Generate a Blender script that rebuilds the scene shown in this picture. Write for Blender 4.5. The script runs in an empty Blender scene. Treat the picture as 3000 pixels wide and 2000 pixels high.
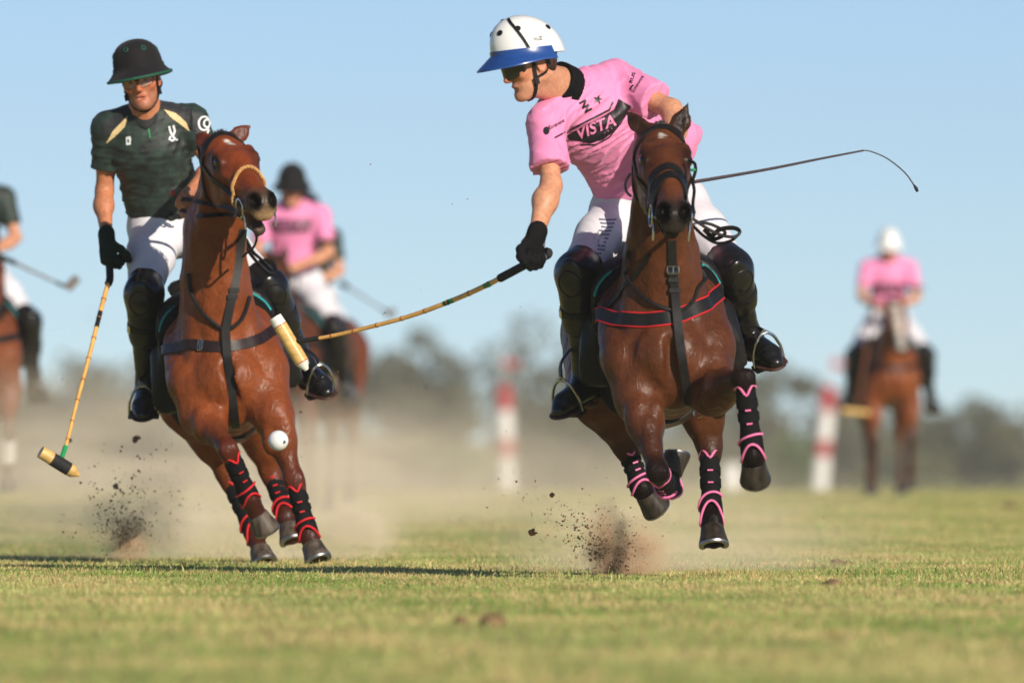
import bpy, bmesh, math, random
import numpy as np
from mathutils import Vector, Matrix
from mathutils.bvhtree import BVHTree

# ------------------------------------------------------------------ camera, sky, sun, exposure
SC = bpy.context.scene
COL = SC.collection
FPX = 400.0 / 36.0 * 3000.0          # focal length in photograph pixels (3000 wide)
CZ = 0.56                            # camera height: a photographer sitting by the board
PITCH = math.atan(270.0 / FPX)
cam_d = bpy.data.cameras.new("camera")
cam = bpy.data.objects.new("camera", cam_d)
COL.objects.link(cam)
cam.location = (0, 0, CZ)
cam.rotation_euler = (math.pi / 2 + PITCH, 0, 0)
cam_d.sensor_width = 36.0
cam_d.lens = 400.0
cam_d.clip_start = 0.5
cam_d.clip_end = 6000.0
cam_d.dof.use_dof = True
cam_d.dof.focus_distance = 45.2
cam_d.dof.aperture_fstop = 4.1
SC.camera = cam

SUN_AZ, SUN_EL = math.radians(31.0), math.radians(23.0)   # sun behind the camera, to its right
world = bpy.data.worlds.new("World")
SC.world = world
world.use_nodes = True
wn, wl = world.node_tree.nodes, world.node_tree.links
sky = wn.new("ShaderNodeTexSky")
sky.sky_type = 'NISHITA'
sky.sun_disc = False
sky.sun_elevation = SUN_EL
sky.sun_rotation = math.pi - SUN_AZ
sky.altitude = 2000.0
sky.air_density = 0.6
sky.dust_density = 0.2
sky.ozone_density = 3.0
wl.new(sky.outputs[0], wn["Background"].inputs[0])
wn["Background"].inputs[1].default_value = 0.099
sun_d = bpy.data.lights.new("sun", 'SUN')
sun_d.energy = 5.0
sun_d.angle = math.radians(0.53)
sun_d.color = (1.0, 0.9, 0.76)
sun = bpy.data.objects.new("sun", sun_d)
COL.objects.link(sun)
LDIR = Vector((-math.sin(SUN_AZ) * math.cos(SUN_EL), math.cos(SUN_AZ) * math.cos(SUN_EL), -math.sin(SUN_EL)))
sun.rotation_euler = LDIR.to_track_quat('-Z', 'Y').to_euler()
sun.location = (10, -10, 15)
vs = SC.view_settings
vs.view_transform = 'Standard'
vs.look = 'None'
vs.exposure = 0.0
vs.gamma = 1.0
SC.cycles.use_denoising = True
SC.cycles.max_bounces = 6
SC.cycles.transparent_max_bounces = 12
SC.cycles.volume_bounces = 2
SC.cycles.volume_step_rate = 1.0
SC.cycles.volume_max_steps = 128

rng = np.random.default_rng(7)
random.seed(7)


def P(px, py, Y):
    """photograph pixel (3000 x 2000) at distance Y -> world point"""
    u, v = (px - 1500.0) / FPX, (1000.0 - py) / FPX
    dy = math.cos(PITCH) - v * math.sin(PITCH)
    dz = math.sin(PITCH) + v * math.cos(PITCH)
    t = Y / dy
    return np.array([u * t, Y, CZ + dz * t])


def nrm(v):
    v = np.asarray(v, float)
    return v / (np.linalg.norm(v) + 1e-12)


def lerp(a, b, t):
    return np.asarray(a) * (1 - t) + np.asarray(b) * t


# ------------------------------------------------------------------ objects and tags
ORG = {}


def tag(o, label=None, cat=None, group=None, kind=None):
    for k, v in (("label", label), ("category", cat), ("group", group), ("kind", kind)):
        if v:
            o[k] = v
    return o


def root(name, loc, label, cat, group=None):
    o = bpy.data.objects.new(name, None)
    COL.objects.link(o)
    o.empty_display_size = 0.1
    o.location = tuple(float(x) for x in loc)
    ORG[o.name] = np.array(loc, float)
    return tag(o, label, cat, group)


def mk(name, V, F, mat, parent=None, smooth=True, cols=None):
    """mesh object from world-space vertices; faces: (n,4)/(n,3) arrays or list of tuples"""
    V = np.asarray(V, float)
    org = ORG[parent.name] if parent is not None else None
    me = bpy.data.meshes.new(name)
    Vl = V - org if org is not None else V
    if isinstance(F, np.ndarray) and F.ndim == 2:
        nf, k = F.shape
        me.vertices.add(len(Vl))
        me.vertices.foreach_set("co", Vl.astype(np.float32).ravel())
        me.loops.add(nf * k)
        me.loops.foreach_set("vertex_index", F.astype(np.int32).ravel())
        me.polygons.add(nf)
        me.polygons.foreach_set("loop_start", np.arange(0, nf * k, k, dtype=np.int32))
        me.update(calc_edges=True)
    else:
        me.from_pydata([tuple(v) for v in Vl], [], [tuple(int(i) for i in f) for f in F])
        me.update()
    if smooth:
        me.polygons.foreach_set("use_smooth", np.ones(len(me.polygons), bool))
    if cols is not None:
        ca = me.color_attributes.new("Col", 'FLOAT_COLOR', 'POINT')
        c4 = np.ones((len(Vl), 4), np.float32)
        c4[:, :3] = cols
        ca.data.foreach_set("color", c4.ravel())
    me.materials.append(M[mat] if isinstance(mat, str) else mat)
    o = bpy.data.objects.new(name, me)
    COL.objects.link(o)
    if parent is not None:
        o.parent = parent
        ORG[o.name] = org
    return o


class MB:
    """collects shapes of one part"""
    def __init__(s):
        s.V, s.F = [], []
        s.n = 0

    def add(s, V, F):
        V = np.asarray(V, float)
        s.V.append(V)
        s.F += [tuple(int(i) + s.n for i in f) for f in F]
        s.n += len(V)
        return s

    def loft(s, rings, closed=True, caps=True):
        n = len(rings[0])
        V = np.concatenate([np.asarray(r, float) for r in rings])
        F = []
        m = n if closed else n - 1
        for i in range(len(rings) - 1):
            for j in range(m):
                k = (j + 1) % n
                F.append((i * n + j, i * n + k, (i + 1) * n + k, (i + 1) * n + j))
        if caps and closed:
            F.append(tuple(range(n - 1, -1, -1)))
            F.append(tuple((len(rings) - 1) * n + j for j in range(n)))
        return s.add(V, F)

    def tube(s, pts, r, n=8, closed=False, flat=None):
        pts = [np.asarray(p, float) for p in pts]
        N = len(pts)
        rr = [r] * N if np.isscalar(r) else list(r)
        rings = []
        up = None
        for i in range(N):
            if closed:
                t = nrm(pts[(i + 1) % N] - pts[i - 1])
            else:
                t = nrm(pts[min(i + 1, N - 1)] - pts[max(i - 1, 0)])
            if up is None:
                up = np.array([0, 0, 1.0]) if abs(t[2]) < 0.9 else np.array([1.0, 0, 0])
            x = nrm(np.cross(up, t))
            y = nrm(np.cross(t, x))
            up = y
            a = np.arange(n) * 2 * math.pi / n
            fx = rr[i] * (flat or 1.0)
            rings.append(pts[i] + np.outer(np.cos(a) * fx, x) + np.outer(np.sin(a) * rr[i], y))
        if closed:
            rings.append(rings[0])
            return s.loft(rings, caps=False)
        return s.loft(rings)

    def box(s, c, x, y, z):
        """centre and three half-axis vectors"""
        c, x, y, z = (np.asarray(q, float) for q in (c, x, y, z))
        V = [c + i * x + j * y + k * z for k in (-1, 1) for j in (-1, 1) for i in (-1, 1)]
        return s.add(V, [(0, 2, 3, 1), (4, 5, 7, 6), (0, 1, 5, 4), (2, 6, 7, 3), (0, 4, 6, 2), (1, 3, 7, 5)])

    def ball(s, c, r, R=None, n=10, m=7):
        c = np.asarray(c, float)
        r = np.array([r, r, r], float) if np.isscalar(r) else np.asarray(r, float)
        R = np.eye(3) if R is None else np.asarray(R, float)
        rings = []
        for i in range(m):
            f = math.pi * (i + 0.02) / (m - 1 + 0.04)
            a = np.arange(n) * 2 * math.pi / n
            L = np.stack([np.cos(a) * math.sin(f) * r[0], np.sin(a) * math.sin(f) * r[1], np.full(n, -math.cos(f) * r[2])], 1)
            rings.append(c + L @ R)
        return s.loft(rings)

    def ribbon(s, pts, nor, w, th):
        """flat strap along pts with surface normals nor"""
        pts = np.asarray(pts, float)
        N = len(pts)
        ww = [w] * N if np.isscalar(w) else w
        rings = []
        for i in range(N):
            t = nrm(pts[min(i + 1, N - 1)] - pts[max(i - 1, 0)])
            x = nrm(np.cross(t, nor[i]))
            y = nrm(np.cross(x, t))
            h, k = ww[i] / 2, th / 2
            rings.append(np.array([pts[i] - x * h - y * k, pts[i] + x * h - y * k, pts[i] + x * h * .96 + y * k, pts[i] - x * h * .96 + y * k]))
        return s.loft(rings)

    def build(s, name, mat, parent=None, smooth=True):
        o = mk(name, np.concatenate(s.V), s.F, mat, parent, smooth)
        if smooth:
            o.data.set_sharp_from_angle(angle=math.radians(42))
        return o


def spline(pts, step=0.012):
    """Catmull-Rom through pts"""
    p = [np.asarray(q, float) for q in pts]
    if len(p) == 2:
        n = max(2, int(np.linalg.norm(p[1] - p[0]) / step) + 1)
        return [lerp(p[0], p[1], i / (n - 1)) for i in range(n)]
    p = [2 * p[0] - p[1]] + p + [2 * p[-1] - p[-2]]
    out = []
    for i in range(1, len(p) - 2):
        n = max(2, int(np.linalg.norm(p[i + 1] - p[i]) / step) + 1)
        for j in range(n):
            t = j / n
            a, b, c, d = p[i - 1], p[i], p[i + 1], p[i + 2]
            out.append(0.5 * (2 * b + (c - a) * t + (2 * a - 5 * b + 4 * c - d) * t * t + (3 * b - a - 3 * c + d) * t ** 3))
    out.append(p[-2])
    return out


def snap(bvh, pts, lift):
    q, n = [], []
    for p in pts:
        loc, nor, _, _ = bvh.find_nearest(Vector(p))
        nor = np.array(nor)
        q.append(np.array(loc) + nor * lift)
        n.append(nor)
    q, n = np.array(q), np.array(n)
    for _ in range(3):
        n[1:-1] = (n[:-2] + n[1:-1] * 2 + n[2:]) / 4
        q[1:-1] = (q[:-2] + q[1:-1] * 2 + q[2:]) / 4
    return q, np.array([nrm(v) for v in n])


def cast(bvh, px, py, Y=None):
    """surface point seen at a photograph pixel (falls back to distance Y)"""
    o = Vector((0, 0, CZ))
    d = Vector(P(px, py, 40.0)) - o
    loc, nor, _, _ = bvh.ray_cast(o, d.normalized())
    if loc is None:
        return P(px, py, Y) if Y else None
    return np.array(loc)


# ------------------------------------------------------------------ implicit bodies
class Field:
    """smooth union of swept spheres and ellipsoids, meshed with surface nets"""
    def __init__(s, h, disp=None):
        s.h, s.pr, s.disp = h, [], disp

    def cone(s, a, b, ra, rb, k=.03, col=None, sq=None, cut=0, op=1, grow=0.0):
        s.pr.append(dict(t='c', a=np.asarray(a, float), b=np.asarray(b, float), ra=ra + grow, rb=rb + grow, k=k, col=col, sq=sq, cut=cut, op=op))
        return s

    def chain(s, pts, rs, k=.03, col=None, sq=None, cut=0, op=1):
        for i in range(len(pts) - 1):
            s.cone(pts[i], pts[i + 1], rs[i], rs[i + 1], k, col, sq, cut if i == len(pts) - 2 else 0, op)
        return s

    def ell(s, c, r, R=None, k=.03, col=None, op=1, w=None):
        r = np.array([r, r, r], float) if np.isscalar(r) else np.asarray(r, float)
        s.pr.append(dict(t='e', c=np.asarray(c, float), r=r, R=np.eye(3) if R is None else np.asarray(R, float), k=k, col=col, op=op))
        if w:
            s.pr[-1]['w'] = w
        return s

    @staticmethod
    def box(p):
        if p['t'] == 'c':
            m = max(p['ra'], p['rb'])
            if p['sq'] is not None:
                m *= max(1.0, p['sq'][1])
            return np.minimum(p['a'], p['b']) - m, np.maximum(p['a'], p['b']) + m
        m = p['r'].max()
        return p['c'] - m, p['c'] + m

    @staticmethod
    def dist(p, X):
        if p['t'] == 'c':
            ba = p['b'] - p['a']
            L2 = float(ba @ ba) + 1e-12
            pa = X - p['a'].astype(np.float32)
            tt = (pa @ ba.astype(np.float32)) / np.float32(L2)
            t = np.clip(tt, 0, 1)
            df = pa - t[..., None] * ba.astype(np.float32)
            f = 1.0
            if p['sq'] is not None:
                q, sc = p['sq']
                q = nrm(q).astype(np.float32)
                df = df + ((1 / sc - 1) * (df @ q))[..., None] * q
                f = min(1.0, sc)
            d = (np.sqrt((df * df).sum(-1)) - (p['ra'] + (p['rb'] - p['ra']) * t)) * f
            if p['cut']:
                L = math.sqrt(L2)
                d = np.maximum(d, (tt - 1) * L)
                if p['cut'] == 2:
                    d = np.maximum(d, -tt * L)
            return d
        q = (X - p['c'].astype(np.float32)) @ p['R'].T.astype(np.float32)
        r = p['r'].astype(np.float32)
        k0 = np.sqrt(((q / r) ** 2).sum(-1))
        k1 = np.sqrt(((q / (r * r)) ** 2).sum(-1)) + 1e-9
        return k0 * (k0 - 1) / k1

    def mesh(s, planes=None, smooth=1):
        h = s.h
        kmax = max(p['k'] for p in s.pr)
        m = kmax + 3 * h
        lo = np.min([s.box(p)[0] for p in s.pr if p['op'] == 1], 0) - 4 * h
        hi = np.max([s.box(p)[1] for p in s.pr if p['op'] == 1], 0) + 4 * h
        n = np.ceil((hi - lo) / h).astype(int) + 1
        D = np.full(n, 0.5, np.float32)
        ax = [(lo[i] + h * np.arange(n[i])).astype(np.float32) for i in range(3)]
        for p in s.pr:
            a, b = s.box(p)
            i0 = np.clip(np.floor((a - m - lo) / h).astype(int), 0, n - 1)
            i1 = np.clip(np.ceil((b + m - lo) / h).astype(int) + 1, 1, n)
            if (i1 <= i0).any():
                continue
            sl = tuple(slice(i0[i], i1[i]) for i in range(3))
            X = np.stack(np.meshgrid(ax[0][sl[0]], ax[1][sl[1]], ax[2][sl[2]], indexing='ij'), -1)
            d = s.dist(p, X)
            o = D[sl]
            k = p['k']
            if p['op'] == 1:
                hh = np.maximum(k - np.abs(o - d), 0) / k
                D[sl] = np.minimum(o, d) - hh * hh * k * 0.25
            else:
                hh = np.maximum(k - np.abs(o + d), 0) / k
                D[sl] = np.maximum(o, -d) + hh * hh * k * 0.25
        if planes:
            for q, nn in planes:
                pl = ((ax[0] - q[0]) * nn[0])[:, None, None] + ((ax[1] - q[1]) * nn[1])[None, :, None] + ((ax[2] - q[2]) * nn[2])[None, None, :]
                D = np.maximum(D, pl.astype(np.float32))
        if s.disp is not None:
            idx = np.nonzero(np.abs(D) < 0.035)
            X = np.stack([ax[i][idx[i]] for i in range(3)], -1)
            D[idx] += s.disp(X).astype(np.float32)
        S = D < 0
        c = np.zeros(n - 1, np.uint8)
        sub = lambda A, i, j, k: A[i:n[0] - 1 + i, j:n[1] - 1 + j, k:n[2] - 1 + k]
        for i in (0, 1):
            for j in (0, 1):
                for k in (0, 1):
                    c += sub(S, i, j, k)
        ci = np.nonzero((c > 0) & (c < 8))
        N = len(ci[0])
        acc = np.zeros((N, 3))
        cnt = np.zeros(N)
        cor = [(i, j, k) for i in (0, 1) for j in (0, 1) for k in (0, 1)]
        dv = {q: D[ci[0] + q[0], ci[1] + q[1], ci[2] + q[2]].astype(float) for q in cor}
        for q in cor:
            for axx in range(3):
                if q[axx] == 0:
                    q2 = list(q)
                    q2[axx] = 1
                    a, b = dv[q], dv[tuple(q2)]
                    cr = (a < 0) != (b < 0)
                    t = np.where(cr, a / np.where(cr, a - b, 1), 0)
                    pos = np.array(q, float)[None, :].repeat(N, 0)
                    pos[:, axx] += t
                    acc += pos * cr[:, None]
                    cnt += cr
        V = (np.stack(ci, 1) + acc / cnt[:, None]) * h + lo
        vid = np.full(n - 1, -1, np.int32)
        vid[ci] = np.arange(N)
        Fs = []
        for axx in range(3):
            o1, o2 = [(1, 2), (2, 0), (0, 1)][axx]
            sl0 = [slice(1, n[i] - 1) for i in range(3)]
            sl1 = list(sl0)
            sl0[axx] = slice(0, n[axx] - 1)
            sl1[axx] = slice(1, n[axx])
            A, B = S[tuple(sl0)], S[tuple(sl1)]
            e = np.nonzero(A != B)
            fl = A[e]
            base = [e[i] + (0 if i == axx else 1) for i in range(3)]
            qd = []
            for (d1, d2) in ((-1, -1), (0, -1), (0, 0), (-1, 0)):
                ii = list(base)
                ii[o1] = ii[o1] + d1
                ii[o2] = ii[o2] + d2
                qd.append(vid[ii[0], ii[1], ii[2]])
            Q = np.stack(qd, 1)
            Q[~fl] = Q[~fl][:, ::-1]
            Fs.append(Q)
        F = np.concatenate(Fs)
        F = F[(F >= 0).all(1)]
        for _ in range(smooth):
            sm = np.zeros_like(V)
            ct = np.zeros(N)
            for i in range(4):
                a, b = F[:, i], F[:, (i + 1) % 4]
                for d in range(3):
                    sm[:, d] += np.bincount(a, V[b, d], N) + np.bincount(b, V[a, d], N)
                ct += np.bincount(a, minlength=N) + np.bincount(b, minlength=N)
            V = V * 0.5 + 0.5 * sm / np.maximum(ct, 1)[:, None]
        return V, F

    def colours(s, V, sig=.012):
        acc = np.zeros((len(V), 3))
        w = np.full(len(V), 1e-9)
        Vf = V.astype(np.float32)
        for p in s.pr:
            if p['col'] is None:
                continue
            a, b = s.box(p)
            idx = np.nonzero(((V > a - .06) & (V < b + .06)).all(1))[0]
            if not len(idx):
                continue
            d = np.clip(s.dist(p, Vf[idx]), -.06, .2)
            ww = np.exp(-d / (sig * (.3 if p['op'] == -1 else 1))) * p.get('w', 25 if p['op'] == -1 else 1)
            acc[idx] += ww[:, None] * np.asarray(p['col'])
            w[idx] += ww
        return acc / w[:, None]


def bvh_of(V, F):
    return BVHTree.FromPolygons(V.tolist(), F.tolist() if isinstance(F, np.ndarray) else F)


def srgb(r, g, b):
    f = lambda c: (c / 255 / 12.92) if c / 255 <= 0.04045 else ((c / 255 + 0.055) / 1.055) ** 2.4
    return (f(r), f(g), f(b))


# ------------------------------------------------------------------ materials
M = {}


def pm(name, col, rough=.5, metal=0., var=.12, scale=25., bump=0., bscale=150., attr=False, sheen=0., sss=0., coat=0., spec=.5, detail=4., stretch=None, vcol=None, bdist=.002):
    m = bpy.data.materials.new(name)
    m.use_nodes = True
    nt = m.node_tree
    b = nt.nodes["Principled BSDF"]
    N, L = nt.nodes.new, nt.links.new
    tc = N("ShaderNodeTexCoord")
    src = tc.outputs["Object"]
    if stretch:
        mp = N("ShaderNodeMapping")
        mp.inputs["Scale"].default_value = stretch
        L(src, mp.inputs[0])
        src = mp.outputs[0]
    nz = N("ShaderNodeTexNoise")
    nz.inputs["Scale"].default_value = scale
    nz.inputs["Detail"].default_value = detail
    L(src, nz.inputs["Vector"])
    mr = N("ShaderNodeMapRange")
    mr.inputs["From Min"].default_value, mr.inputs["From Max"].default_value = .3, .7
    mr.inputs["To Min"].default_value, mr.inputs["To Max"].default_value = 0, 1
    L(nz.outputs["Fac"], mr.inputs["Value"])
    mx = N("ShaderNodeMix")
    mx.data_type = 'RGBA'
    L(mr.outputs[0], mx.inputs["Factor"])
    if attr:
        at = N("ShaderNodeAttribute")
        at.attribute_name = "Col"
        for i, f in ((6, 1 - var), (7, 1 + var)):
            mu = N("ShaderNodeMix")
            mu.data_type = 'RGBA'
            mu.blend_type = 'MULTIPLY'
            mu.inputs["Factor"].default_value = 1
            L(at.outputs["Color"], mu.inputs[6])
            mu.inputs[7].default_value = (f, f, f, 1)
            L(mu.outputs[2], mx.inputs[i])
    else:
        c2 = vcol or tuple(c * (1 + var) for c in col)
        mx.inputs[6].default_value = (*(c * (1 - var) for c in col), 1)
        mx.inputs[7].default_value = (*c2, 1)
    L(mx.outputs[2], b.inputs["Base Color"])
    b.inputs["Metallic"].default_value = metal
    b.inputs["Specular IOR Level"].default_value = spec
    b.inputs["Sheen Weight"].default_value = sheen
    b.inputs["Coat Weight"].default_value = coat
    b.inputs["Coat Roughness"].default_value = .15
    if sss:
        b.inputs["Subsurface Weight"].default_value = sss
        b.inputs["Subsurface Radius"].default_value = (.012, .004, .002)
        b.inputs["Subsurface Scale"].default_value = 1.0
    rr = N("ShaderNodeMapRange")
    rr.inputs["To Min"].default_value, rr.inputs["To Max"].default_value = max(.02, rough * .8), min(1, rough * 1.2)
    L(nz.outputs["Fac"], rr.inputs["Value"])
    L(rr.outputs[0], b.inputs["Roughness"])
    if bump:
        n2 = N("ShaderNodeTexNoise")
        n2.inputs["Scale"].default_value = bscale
        n2.inputs["Detail"].default_value = 3
        L(src, n2.inputs["Vector"])
        bp = N("ShaderNodeBump")
        bp.inputs["Strength"].default_value = bump
        bp.inputs["Distance"].default_value = bdist
        L(n2.outputs["Fac"], bp.inputs["Height"])
        L(bp.outputs[0], b.inputs["Normal"])
    M[name] = m
    return m


pm("skin", (1, 1, 1), rough=.48, var=.16, scale=70, bump=.15, bscale=300, attr=True, sss=.12, spec=.4)
pm("hoof", (.020, .016, .013), rough=.42, var=.45, scale=14, bump=.4, bscale=40, stretch=(3, 3, .5), vcol=(.055, .042, .031), spec=.35)
pm("hoof_pale", (.06, .045, .034), rough=.5, var=.45, scale=14, bump=.4, bscale=40, stretch=(3, 3, .5), vcol=(.14, .11, .085), spec=.35)
pm("horseshoe", (.35, .35, .36), rough=.4, metal=1)
pm("eye", (.006, .004, .003), rough=.06, spec=.7)
pm("leather", (.010, .009, .009), rough=.46, spec=.3, var=.3, scale=30, bump=.25, bscale=120)
pm("leather_brown", (.020, .010, .010), rough=.45, spec=.3, var=.3, scale=30, bump=.25, bscale=120)
pm("boot_leather", (.0085, .0075, .0075), rough=.3, var=.3, scale=12, bump=.35, bscale=25, coat=.15, bdist=.004)
pm("boot_sole", (.05, .018, .012), rough=.5)
pm("neoprene", (.007, .007, .008), rough=.8, spec=.15, var=.25, scale=60, bump=.5, bscale=350)
pm("trim_pink", srgb(238, 120, 172), rough=.7, bump=.3, bscale=300)
pm("trim_red", srgb(215, 26, 38), rough=.65, bump=.3, bscale=300)
pm("steel", (.62, .62, .63), rough=.22, metal=1, var=.05)
pm("rope", srgb(196, 150, 92), rough=.8, var=.35, scale=120, bump=.8, bscale=160)
pm("teal", srgb(35, 165, 170), rough=.7)
pm("grey_web", srgb(120, 112, 108), rough=.8)
pm("pink_cloth", srgb(240, 144, 190), rough=.62, var=.05, scale=9, bump=.35, bscale=420, sheen=.15, spec=.3, bdist=.001)
pm("black_cloth", (.007, .007, .008), rough=.85, var=.25, scale=30, bump=.4, bscale=400, spec=.1)
pm("white_cloth", srgb(224, 222, 228), rough=.72, var=.03, scale=12, bump=.35, bscale=350, sheen=.1, spec=.3, bdist=.0015)
pm("green_cloth", srgb(27, 33, 32), rough=.6, var=.3, scale=17, bump=.35, bscale=400, sheen=.06, vcol=srgb(44, 64, 55), detail=2)
pm("dark_cloth", srgb(34, 36, 40), rough=.62, var=.15, scale=12, bump=.3, bscale=400, sheen=.15)
pm("tan_print", srgb(222, 194, 142), rough=.6, var=.05)
pm("print_black", srgb(36, 28, 36), rough=.45, var=.15, scale=20)
pm("print_pink", srgb(240, 140, 185), rough=.5, var=.04)
pm("print_white", srgb(232, 234, 234), rough=.5, var=.04)
pm("print_green", srgb(28, 150, 88), rough=.5)
pm("print_stripe", srgb(112, 116, 142), rough=.6)
pm("print_grey", srgb(118, 118, 120), rough=.5)
pm("helmet_white", srgb(238, 238, 236), rough=.25, var=.02, coat=.4)
pm("helmet_blue", srgb(36, 74, 142), rough=.28, var=.06, coat=.3)
pm("helmet_black", srgb(19, 16, 19), rough=.8, var=.15, scale=80, bump=.5, bscale=500, sheen=.08, spec=.3)
pm("helmet_green", srgb(16, 84, 62), rough=.6)
pm("strap_black", (.008, .008, .009), rough=.6, spec=.25)
pm("hair", srgb(58, 36, 24), rough=.55, var=.4, scale=60, bump=.6, bscale=180, stretch=(1, 1, .3))
pm("hair_black", srgb(22, 18, 17), rough=.6)
pm("dark_lens", (.012, .011, .008), rough=.05, spec=.8)
pm("glove_black", (.007, .007, .008), rough=.85, spec=.12, var=.3, bump=.5, bscale=250)
pm("glove_green", srgb(18, 40, 32), rough=.8, spec=.15, var=.3, bump=.5, bscale=250)
pm("cane", srgb(236, 178, 96), rough=.4, var=.2, scale=18, bump=.2, bscale=60, coat=.3)
pm("cane_node", srgb(150, 84, 36), rough=.5)
pm("mallet_wood", srgb(222, 180, 108), rough=.42, var=.22, scale=10, bump=.15, bscale=80, stretch=(1, 1, 5), coat=.2)
pm("mallet_white", srgb(226, 228, 220), rough=.4, coat=.3)
pm("grip_black", (.012, .012, .013), rough=.8, bump=.6, bscale=150)
pm("ball_white", srgb(236, 238, 236), rough=.35, var=.03, scale=40, bump=.2, bscale=60)
pm("ball_mark", srgb(70, 90, 110), rough=.5)
pm("whip", srgb(54, 38, 44), rough=.6, var=.5, scale=90)
pm("post_white", srgb(232, 230, 226), rough=.6)
pm("post_red", srgb(178, 62, 68), rough=.6)
pm("dirt", srgb(160, 122, 92), rough=.95, var=.4, scale=30, bump=1, bscale=80)
pm("soil_crumb", srgb(168, 130, 98), rough=1.0, var=.45, scale=60, spec=.05)
pm("divot_soil", srgb(120, 98, 68), rough=.95, var=.5, scale=40, bump=1, bscale=90)
pm("bark", srgb(96, 84, 72), rough=.9, var=.4, scale=6, bump=1, bscale=10, stretch=(1, 1, .3))


def clear_glass():
    m = bpy.data.materials.new("clear_lens")
    m.use_nodes = True
    b = m.node_tree.nodes["Principled BSDF"]
    b.inputs["Base Color"].default_value = (.9, .85, .8, 1)
    b.inputs["Roughness"].default_value = .03
    b.inputs["Alpha"].default_value = .07
    M["clear_lens"] = m


clear_glass()


def coat_material():
    m = bpy.data.materials.new("coat")
    m.use_nodes = True
    nt = m.node_tree
    N, L = nt.nodes.new, nt.links.new
    b = nt.nodes["Principled BSDF"]
    tc = N("ShaderNodeTexCoord")

    def noise(scale, detail=4, st=None, rough=.55):
        src = tc.outputs["Object"]
        if st:
            mp = N("ShaderNodeMapping")
            mp.inputs["Scale"].default_value = st
            L(src, mp.inputs[0])
            src = mp.outputs[0]
        n = N("ShaderNodeTexNoise")
        n.inputs["Scale"].default_value = scale
        n.inputs["Detail"].default_value = detail
        n.inputs["Roughness"].default_value = rough
        L(src, n.inputs["Vector"])
        return n.outputs["Fac"]

    def rng_(src, a, bb, c, d):
        r = N("ShaderNodeMapRange")
        for k, v in zip(("From Min", "From Max", "To Min", "To Max"), (a, bb, c, d)):
            r.inputs[k].default_value = v
        L(src, r.inputs["Value"])
        return r.outputs[0]

    def math_(op, x, y):
        q = N("ShaderNodeMath")
        q.operation = op
        for i, v in enumerate((x, y)):
            if isinstance(v, (int, float)):
                q.inputs[i].default_value = v
            else:
                L(v, q.inputs[i])
        return q.outputs[0]
    big = noise(5.5, 3)
    hair = noise(260, 2, (1, 1, .16))
    mot = noise(28, 4)
    veins = noise(15, 2, (1, 1, .4))
    k = math_('MULTIPLY', math_('MULTIPLY', rng_(big, .3, .7, .78, 1.22), rng_(hair, .3, .7, .80, 1.20)), rng_(mot, .3, .7, .9, 1.1))
    at = N("ShaderNodeAttribute")
    at.attribute_name = "Col"
    vm = N("ShaderNodeVectorMath")
    vm.operation = 'SCALE'
    L(at.outputs["Vector"], vm.inputs[0])
    L(k, vm.inputs["Scale"])
    L(vm.outputs[0], b.inputs["Base Color"])
    L(rng_(mot, .3, .7, .30, .50), b.inputs["Roughness"])
    sx = N("ShaderNodeSeparateColor")
    L(at.outputs["Color"], sx.inputs[0])
    L(rng_(sx.outputs[0], .003, .06, .05, .25), b.inputs["Specular IOR Level"])
    ridge = math_('ABSOLUTE', math_('SUBTRACT', veins, .5), 0)
    vein = rng_(ridge, 0, .035, 1, 0)
    h = math_('ADD', math_('ADD', math_('MULTIPLY', noise(9, 3), 2.4), math_('MULTIPLY', mot, .75)), math_('ADD', math_('MULTIPLY', hair, .10), math_('MULTIPLY', vein, .19)))
    bp = N("ShaderNodeBump")
    bp.inputs["Strength"].default_value = .75
    bp.inputs["Distance"].default_value = .006
    L(h, bp.inputs["Height"])
    L(bp.outputs[0], b.inputs["Normal"])
    M["coat"] = m


coat_material()

# ------------------------------------------------------------------ ground and grass
def gz(Y):
    Y = np.asarray(Y, float)
    c, s = 0.0062 / 40, 0.0062
    z = np.where(Y < 95, 0, np.where(Y < 135, -.5 * c * (Y - 95) ** 2, -.5 * c * 1600 - s * (np.minimum(Y, 700) - 135)))
    return z


def sinoise(x, y, sc, seed):
    r = np.random.default_rng(seed)
    v = np.zeros_like(x)
    for i in range(5):
        a, b, p, q = r.uniform(-1, 1, 4) * sc * 1.7 ** i * 2
        v += np.sin(x * a + y * b + p * 9 + 1.3 * np.sin(y * q + x * .3 * a + p * 5)) / 1.45 ** i
    return v / 2.0


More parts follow.
